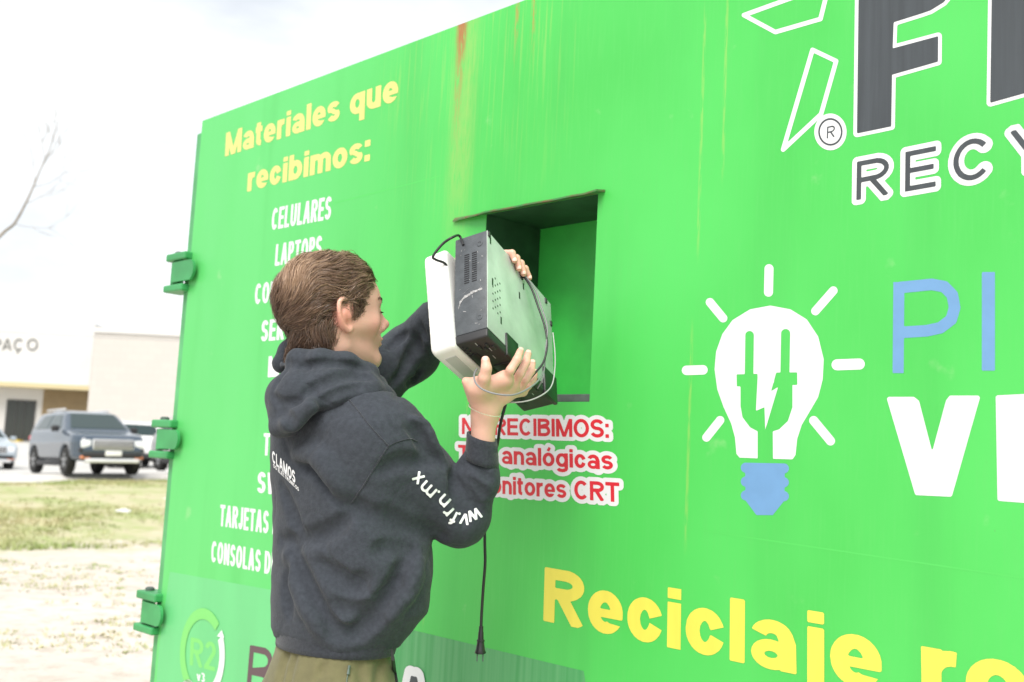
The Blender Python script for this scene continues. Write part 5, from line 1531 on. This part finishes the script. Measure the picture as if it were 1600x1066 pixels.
x0_ = xx_(144, 560, 60); x1_ = x0_ + 34; zt_ = float(at(200, 514, 60)[2]); zp_ = float(at(200, 522, 60)[2])
for nm, m_, lo, hi in (('wall', M_block, (x0_, 60, .3), (x1_, 78, zp_)), ('parapet', M_stucco, (x0_ - .08, 59.9, zp_ + .002), (x1_ + .1, 78.1, zt_))):
    mb = MB(); mb.box(lo, hi); o_ = mb.build(nm, m_); o_.parent = BR_; o_.location = -Vector(BR_.location)

# ------------------------------------------------------------------ cars
M_tyre = mat('tyre_rubber', (.02, .02, .02), .85); M_rim = mat('alloy_rim', (.45, .46, .47), .35, metal=.8)
M_carglass = mat('car_glass', (.02, .04, .04), .05, spec=.55); M_chrome = mat('chrome', (.78, .78, .79), .35, metal=.5)
M_lamp = mat('lamp_lens', (.75, .77, .80), .1, spec=.6); M_tail = mat('tail_lamp', (.60, .03, .06), .25); M_blk = mat('black_trim', (.025, .025, .028), .6)
M_plate = mat('number_plate', (.78, .78, .76), .5); M_orange = mat('side_lamp', (.7, .25, .12), .3)
SUVP = [(2.22, .34), (2.27, .62), (2.20, .92), (2.05, 1.00), (1.22, 1.10), (.48, 1.57), (.1, 1.64), (-.6, 1.67), (-1.75, 1.60), (-2.18, 1.12), (-2.24, .85), (-2.20, .36)]
HATP = [(2.0, .30), (2.06, .55), (1.98, .80), (1.8, .90), (1.05, 1.02), (.30, 1.45), (-.3, 1.52), (-1.3, 1.47), (-1.9, 1.02), (-2.0, .8), (-1.98, .32)]
def car_parts(prof, paint, zr):
    """meshes of one car, x forward, on z=0"""
    prof = np.array(prof); zb = np.interp(1.0, [0, 1], [0, 1]) * (1.08 if zr > 1.6 else .99)
    def halfw(x, z): return np.interp(z, [.2, .45, .8, zb, zr], [.84, .89, .90, .86, .62]) - .16 * sstep(np.abs(x), 1.75, 2.35)
    def bodyd(P):
        d = d_poly(P[:, [0, 2]], prof); e = np.abs(P[:, 1]) - halfw(P[:, 0], P[:, 2])
        return -smin(-d, -e, .14)
    S = Sdf(); S._add('u', bodyd, (0, 0, .9), 2.6, .01)
    wx = (1.36, -1.34) if zr > 1.6 else (1.25, -1.22); wr = .345 if zr > 1.6 else .30
    for x in wx:
        def arch(P, x=x): return np.maximum(np.hypot(P[:, 0] - x, P[:, 2] - wr) - (wr + .06), .62 - np.abs(P[:, 1]))
        S._add('s', arch, (x, 0, wr), 1.2, .015)
    out = {}
    out['body'] = mesh_sdf(S, (-2.5, -1.1, .1), (2.5, 1.1, 1.9), .035)
    def glass(reg):
        G = Sdf(); G._add('u', lambda P: np.maximum(bodyd(P) - .012, reg(P)), (0, 0, .9), 2.6, .001); return mesh_sdf(G, (-2.5, -1.1, .9), (2.5, 1.1, 1.9), .03, smooth=1)
    out['windscreen'] = glass(lambda P: np.maximum.reduce([zb + .06 - P[:, 2], P[:, 2] - (zr - .10), .2 - P[:, 0], np.abs(P[:, 1]) - halfw(P[:, 0], P[:, 2]) + .11]))
    out['rear_window'] = glass(lambda P: np.maximum.reduce([zb + .07 - P[:, 2], P[:, 2] - (zr - .12), P[:, 0] + 1.45, np.abs(P[:, 1]) - halfw(P[:, 0], P[:, 2]) + .13]))
    sw = np.array([(.82, zb + .05), (.30, zr - .13), (-1.25, zr - .13), (-1.62, zb + .08)])
    for sg in (-1, 1):
        out['side_window' + ('_' if sg > 0 else '')] = glass(lambda P: np.maximum.reduce([d_poly(P[:, [0, 2]], sw), .35 - sg * P[:, 1], .02 - np.abs(P[:, 0] + .38)]))
    return out, wx, wr, zb, halfw
def wheel(par, x, y, r, sg):
    w = empty('wheel', (x, y, r)); w.parent = par
    mb = MB(); mb.lathe((0, 0, 0), (0, 1, 0), [(-.10, r * .62), (-.11, r * .9), (-.08, r), (.08, r), (.11, r * .9), (.10, r * .62)], 28); o = mb.build('tyre', M_tyre); auto_smooth(o, 40); o.parent = w
    mb = MB(); mb.lathe((0, sg * .085, 0), (0, sg, 0), [(0, r * .63), (.012, r * .63), (.014, r * .55), (.004, r * .52), (.004, .02)], 24)
    for k in range(5):
        a = k * 2 * math.pi / 5; c, s = math.cos(a), math.sin(a)
        mb.bbox((-.03, sg * .09 - .012, .03), (.03, sg * .09 + .012, r * .56), .005, lambda q: (q[0] * c + q[2] * s, q[1], -q[0] * s + q[2] * c))
    o = mb.build('rim', M_rim); auto_smooth(o, 40); o.parent = w
CACHE = {}
def car(name, label, prof, paint, pos, ang, zr, plate=True):
    key = zr
    if key not in CACHE: CACHE[key] = car_parts(prof, paint, zr)
    parts, wx, wr, zb, halfw = CACHE[key]
    c = empty(name, pos, ang); tag(c, label, 'car', 'cars parked across the lot')
    for k, (v, f) in parts.items():
        o = mobj(k.rstrip('_'), v, f, paint if k == 'body' else M_carglass, c, True)
    for x in wx:
        for sg in (-1, 1): wheel(c, x, sg * .80, wr, sg)
    L = max(p[0] for p in prof); zs = zr / 1.67
    def pb(nm, m, lo, hi, bev=.012):
        mb = MB(); mb.bbox(lo, hi, bev); o = mb.build(nm, m, c); auto_smooth(o, 40); return o
    # front: grille with bars, lamps, lower bumper, plate
    g = pb('grille', M_chrome, (L - .10, -.50, .62 * zs), (L + .012, .50, .88 * zs), .03)
    for i in range(12):
        y = -.44 + .08 * i
        mb = MB(); mb.bbox((L + .004, y - .025, .64 * zs), (L + .018, y + .025, .86 * zs), .004); o = mb.build('grille_slot', M_blk, g)
    for sg in (-1, 1):
        y0, y1 = sorted((sg * .53, sg * .76))
        pb('headlight', M_lamp, (L - .26, y0, .66 * zs), (L - .02, y1, .86 * zs), .03)
        pb('headlight_surround', M_blk, (L - .30, y0 - .0 + (-.03 if sg < 0 else 0), .56 * zs), (L - .045, y1 + (.03 if sg > 0 else 0), .655 * zs), .02)
        pb('side_lamp', M_orange, (L - .22, y0, .40 * zs), (L - .03, y1, .47 * zs), .02)
        pb('tail_light', M_tail, (-L - .0, sorted((sg * .5, sg * .80))[0], .88 * zs), (-L + .25, sorted((sg * .5, sg * .80))[1], 1.02 * zs), .03)
        mb = MB(); mb.bbox((.72, sorted((sg * .90, sg * 1.08))[0], zb + .0), (.88, sorted((sg * .90, sg * 1.08))[1], zb + .15), .04); o = mb.build('mirror', paint if zr < 1.6 else M_blk, c); auto_smooth(o)
        pb('sill_trim', M_blk, (-1.0, sg * .88 - .03, .22), (1.0, sg * .88 + .03, .36), .02)
        pb('roof_rail', M_chrome, (-1.5, sg * .56 - .02, zr - .01), (.1, sg * .56 + .02, zr + .035), .012)
    pb('lower_bumper', M_blk, (L - .14, -.72, .44 * zs), (L + .002, .72, .56 * zs), .03)
    pb('bumper_trim', M_chrome, (L - .16, -.66, .30 * zs), (L + .004, .66, .41 * zs), .03)
    if plate: pb('number_plate', M_plate, (L + .012, -.20, .47 * zs), (L + .03, .20, .60 * zs), .005)
    pb('rear_bumper', M_blk, (-L - .0, -.7, .36 * zs), (-L + .12, .7, .55 * zs), .03)
    return c
M_navy = mat('dark_blue_car_paint', (.030, .052, .082), .25, coat=1.0)
M_silver = mat('silver_blue_car_paint', (.36, .42, .47), .3, coat=.6)
M_carwhite = mat('white_car_paint', (.75, .75, .75), .3, coat=.6)
M_cargrey = mat('grey_car_paint', (.33, .33, .33), .3, coat=.6)
def park(px, d, dy=0): 
    x = float(at(px, 700, d)[0]); return (x, d, float(lot_z(x, d)) + .004 + dy)
cp = park(133, 27.9)
c_ = car('parked_suv', 'dark blue sport utility car with chrome grille, nearest to the kerb, facing the viewer', SUVP, M_navy, cp, -math.radians(90 - 17), 1.67)
c_.rotation_euler = (math.radians(1.5), math.radians(-1.5), -math.radians(51))
car('parked_car', 'light silver blue car cut by the left edge of the photo', HATP, M_silver, park(-40, 36.0), -math.radians(50), 1.52)
car('parked_car', 'white car seen from behind past the roof of the blue one', SUVP, M_carwhite, park(203, 39.0), math.radians(118), 1.67, plate=False)
car('parked_car', 'grey car half hidden behind the hinge side of the container', HATP, M_cargrey, park(325, 29.4), -math.radians(50), 1.52)

# ------------------------------------------------------------------ bare tree and power lines
M_bark = mat('pale_bark', (.34, .30, .27), .9, noise=.3, nscale=8)
TB = V(*at(-150, 700, 24)); TB[2] = float(terrain(TB[0], TB[1])) - .05
mbt = MB(); mbc = MB()
def limb(mb, p, d, ln, r, depth):
    n = 5; pts = [p]; q = p
    for i in range(n):
        d = nrm(d + rng.normal(0, .13, 3) + V(0, 0, .05)); q = q + d * ln / n; pts.append(q)
    mb.tube(pts, list(np.linspace(r, r * .55, n + 1)), 5 if depth else 8)
    if depth >= 4: return
    for k in range(3 if depth < 3 else 2):
        i = rng.integers(2, n + 1)
        limb(mb, pts[i], nrm(d + rng.normal(0, .55, 3) + V(0, 0, .1)), ln * rng.uniform(.5, .75), r * .5 * (.6 + .4 * (1 - i / n)) + .002, depth + 1)
trunk_top = TB + V(.1, .1, 2.2)
mbt.tube([TB, TB + V(.02, .05, 1.0), trunk_top], [.2, .15, .13], 10)
main = [trunk_top] + [V(*at(x, y, 24)) for x, y in ((-60, 440), (0, 369), (22, 350), (40, 318), (52, 292), (62, 268), (78, 232), (92, 190))]
mbc.tube(catmull(main, 4), list(np.linspace(.045, .006, (len(main) - 1) * 4 + 1)), 6)
for i, (x, y, dx, dy) in enumerate(((40, 318, .9, .25), (52, 292, -.2, 1), (62, 268, .5, .8), (70, 250, -.25, 1), (70, 250, .8, .6), (22, 350, 1, -.05), (78, 232, .2, 1), (52, 292, .8, .3))):
    p = V(*at(x, y, 24)); limb(mbc, p, V(dx, rng.normal(0, .3), dy), 1.0, .008, 2)
for k in range(6):
    limb(mbc, trunk_top, nrm(V(-.9 + rng.normal(0, .25), rng.normal(0, .5), .9)), 2.2, .06, 1)
TR = empty('bare_tree', TB); tag(TR, 'leafless pale tree reaching thin branches in from the left edge against the sky', 'tree')
for nm, m_ in (('trunk', mbt), ('crown', mbc)):
    o_ = m_.build(nm, M_bark); auto_smooth(o_, 60); o_.parent = TR; o_.location = -Vector(TR.location)
M_wire = mat('wire', (.25, .27, .28), .6)
for nm, a, b, lb in (('power_line', (-300, 462, 50), (700, 507, 50), 'upper of the two thin overhead wires above the buildings'), ('power_line', (-300, 495, 50), (700, 540, 50), 'lower of the two thin overhead wires crossing above the shop roof')):
    A = V(*at(*a)); B_ = V(*at(*b)); n = 24
    mb = MB(); mb.tube([A + (B_ - A) * i / n - V(0, 0, 1.2) * (1 - (2 * i / n - 1) ** 2) * .3 for i in range(n + 1)], .012, 5)
    tag(mb.build(nm, M_wire), lb, 'wire', 'overhead wires')
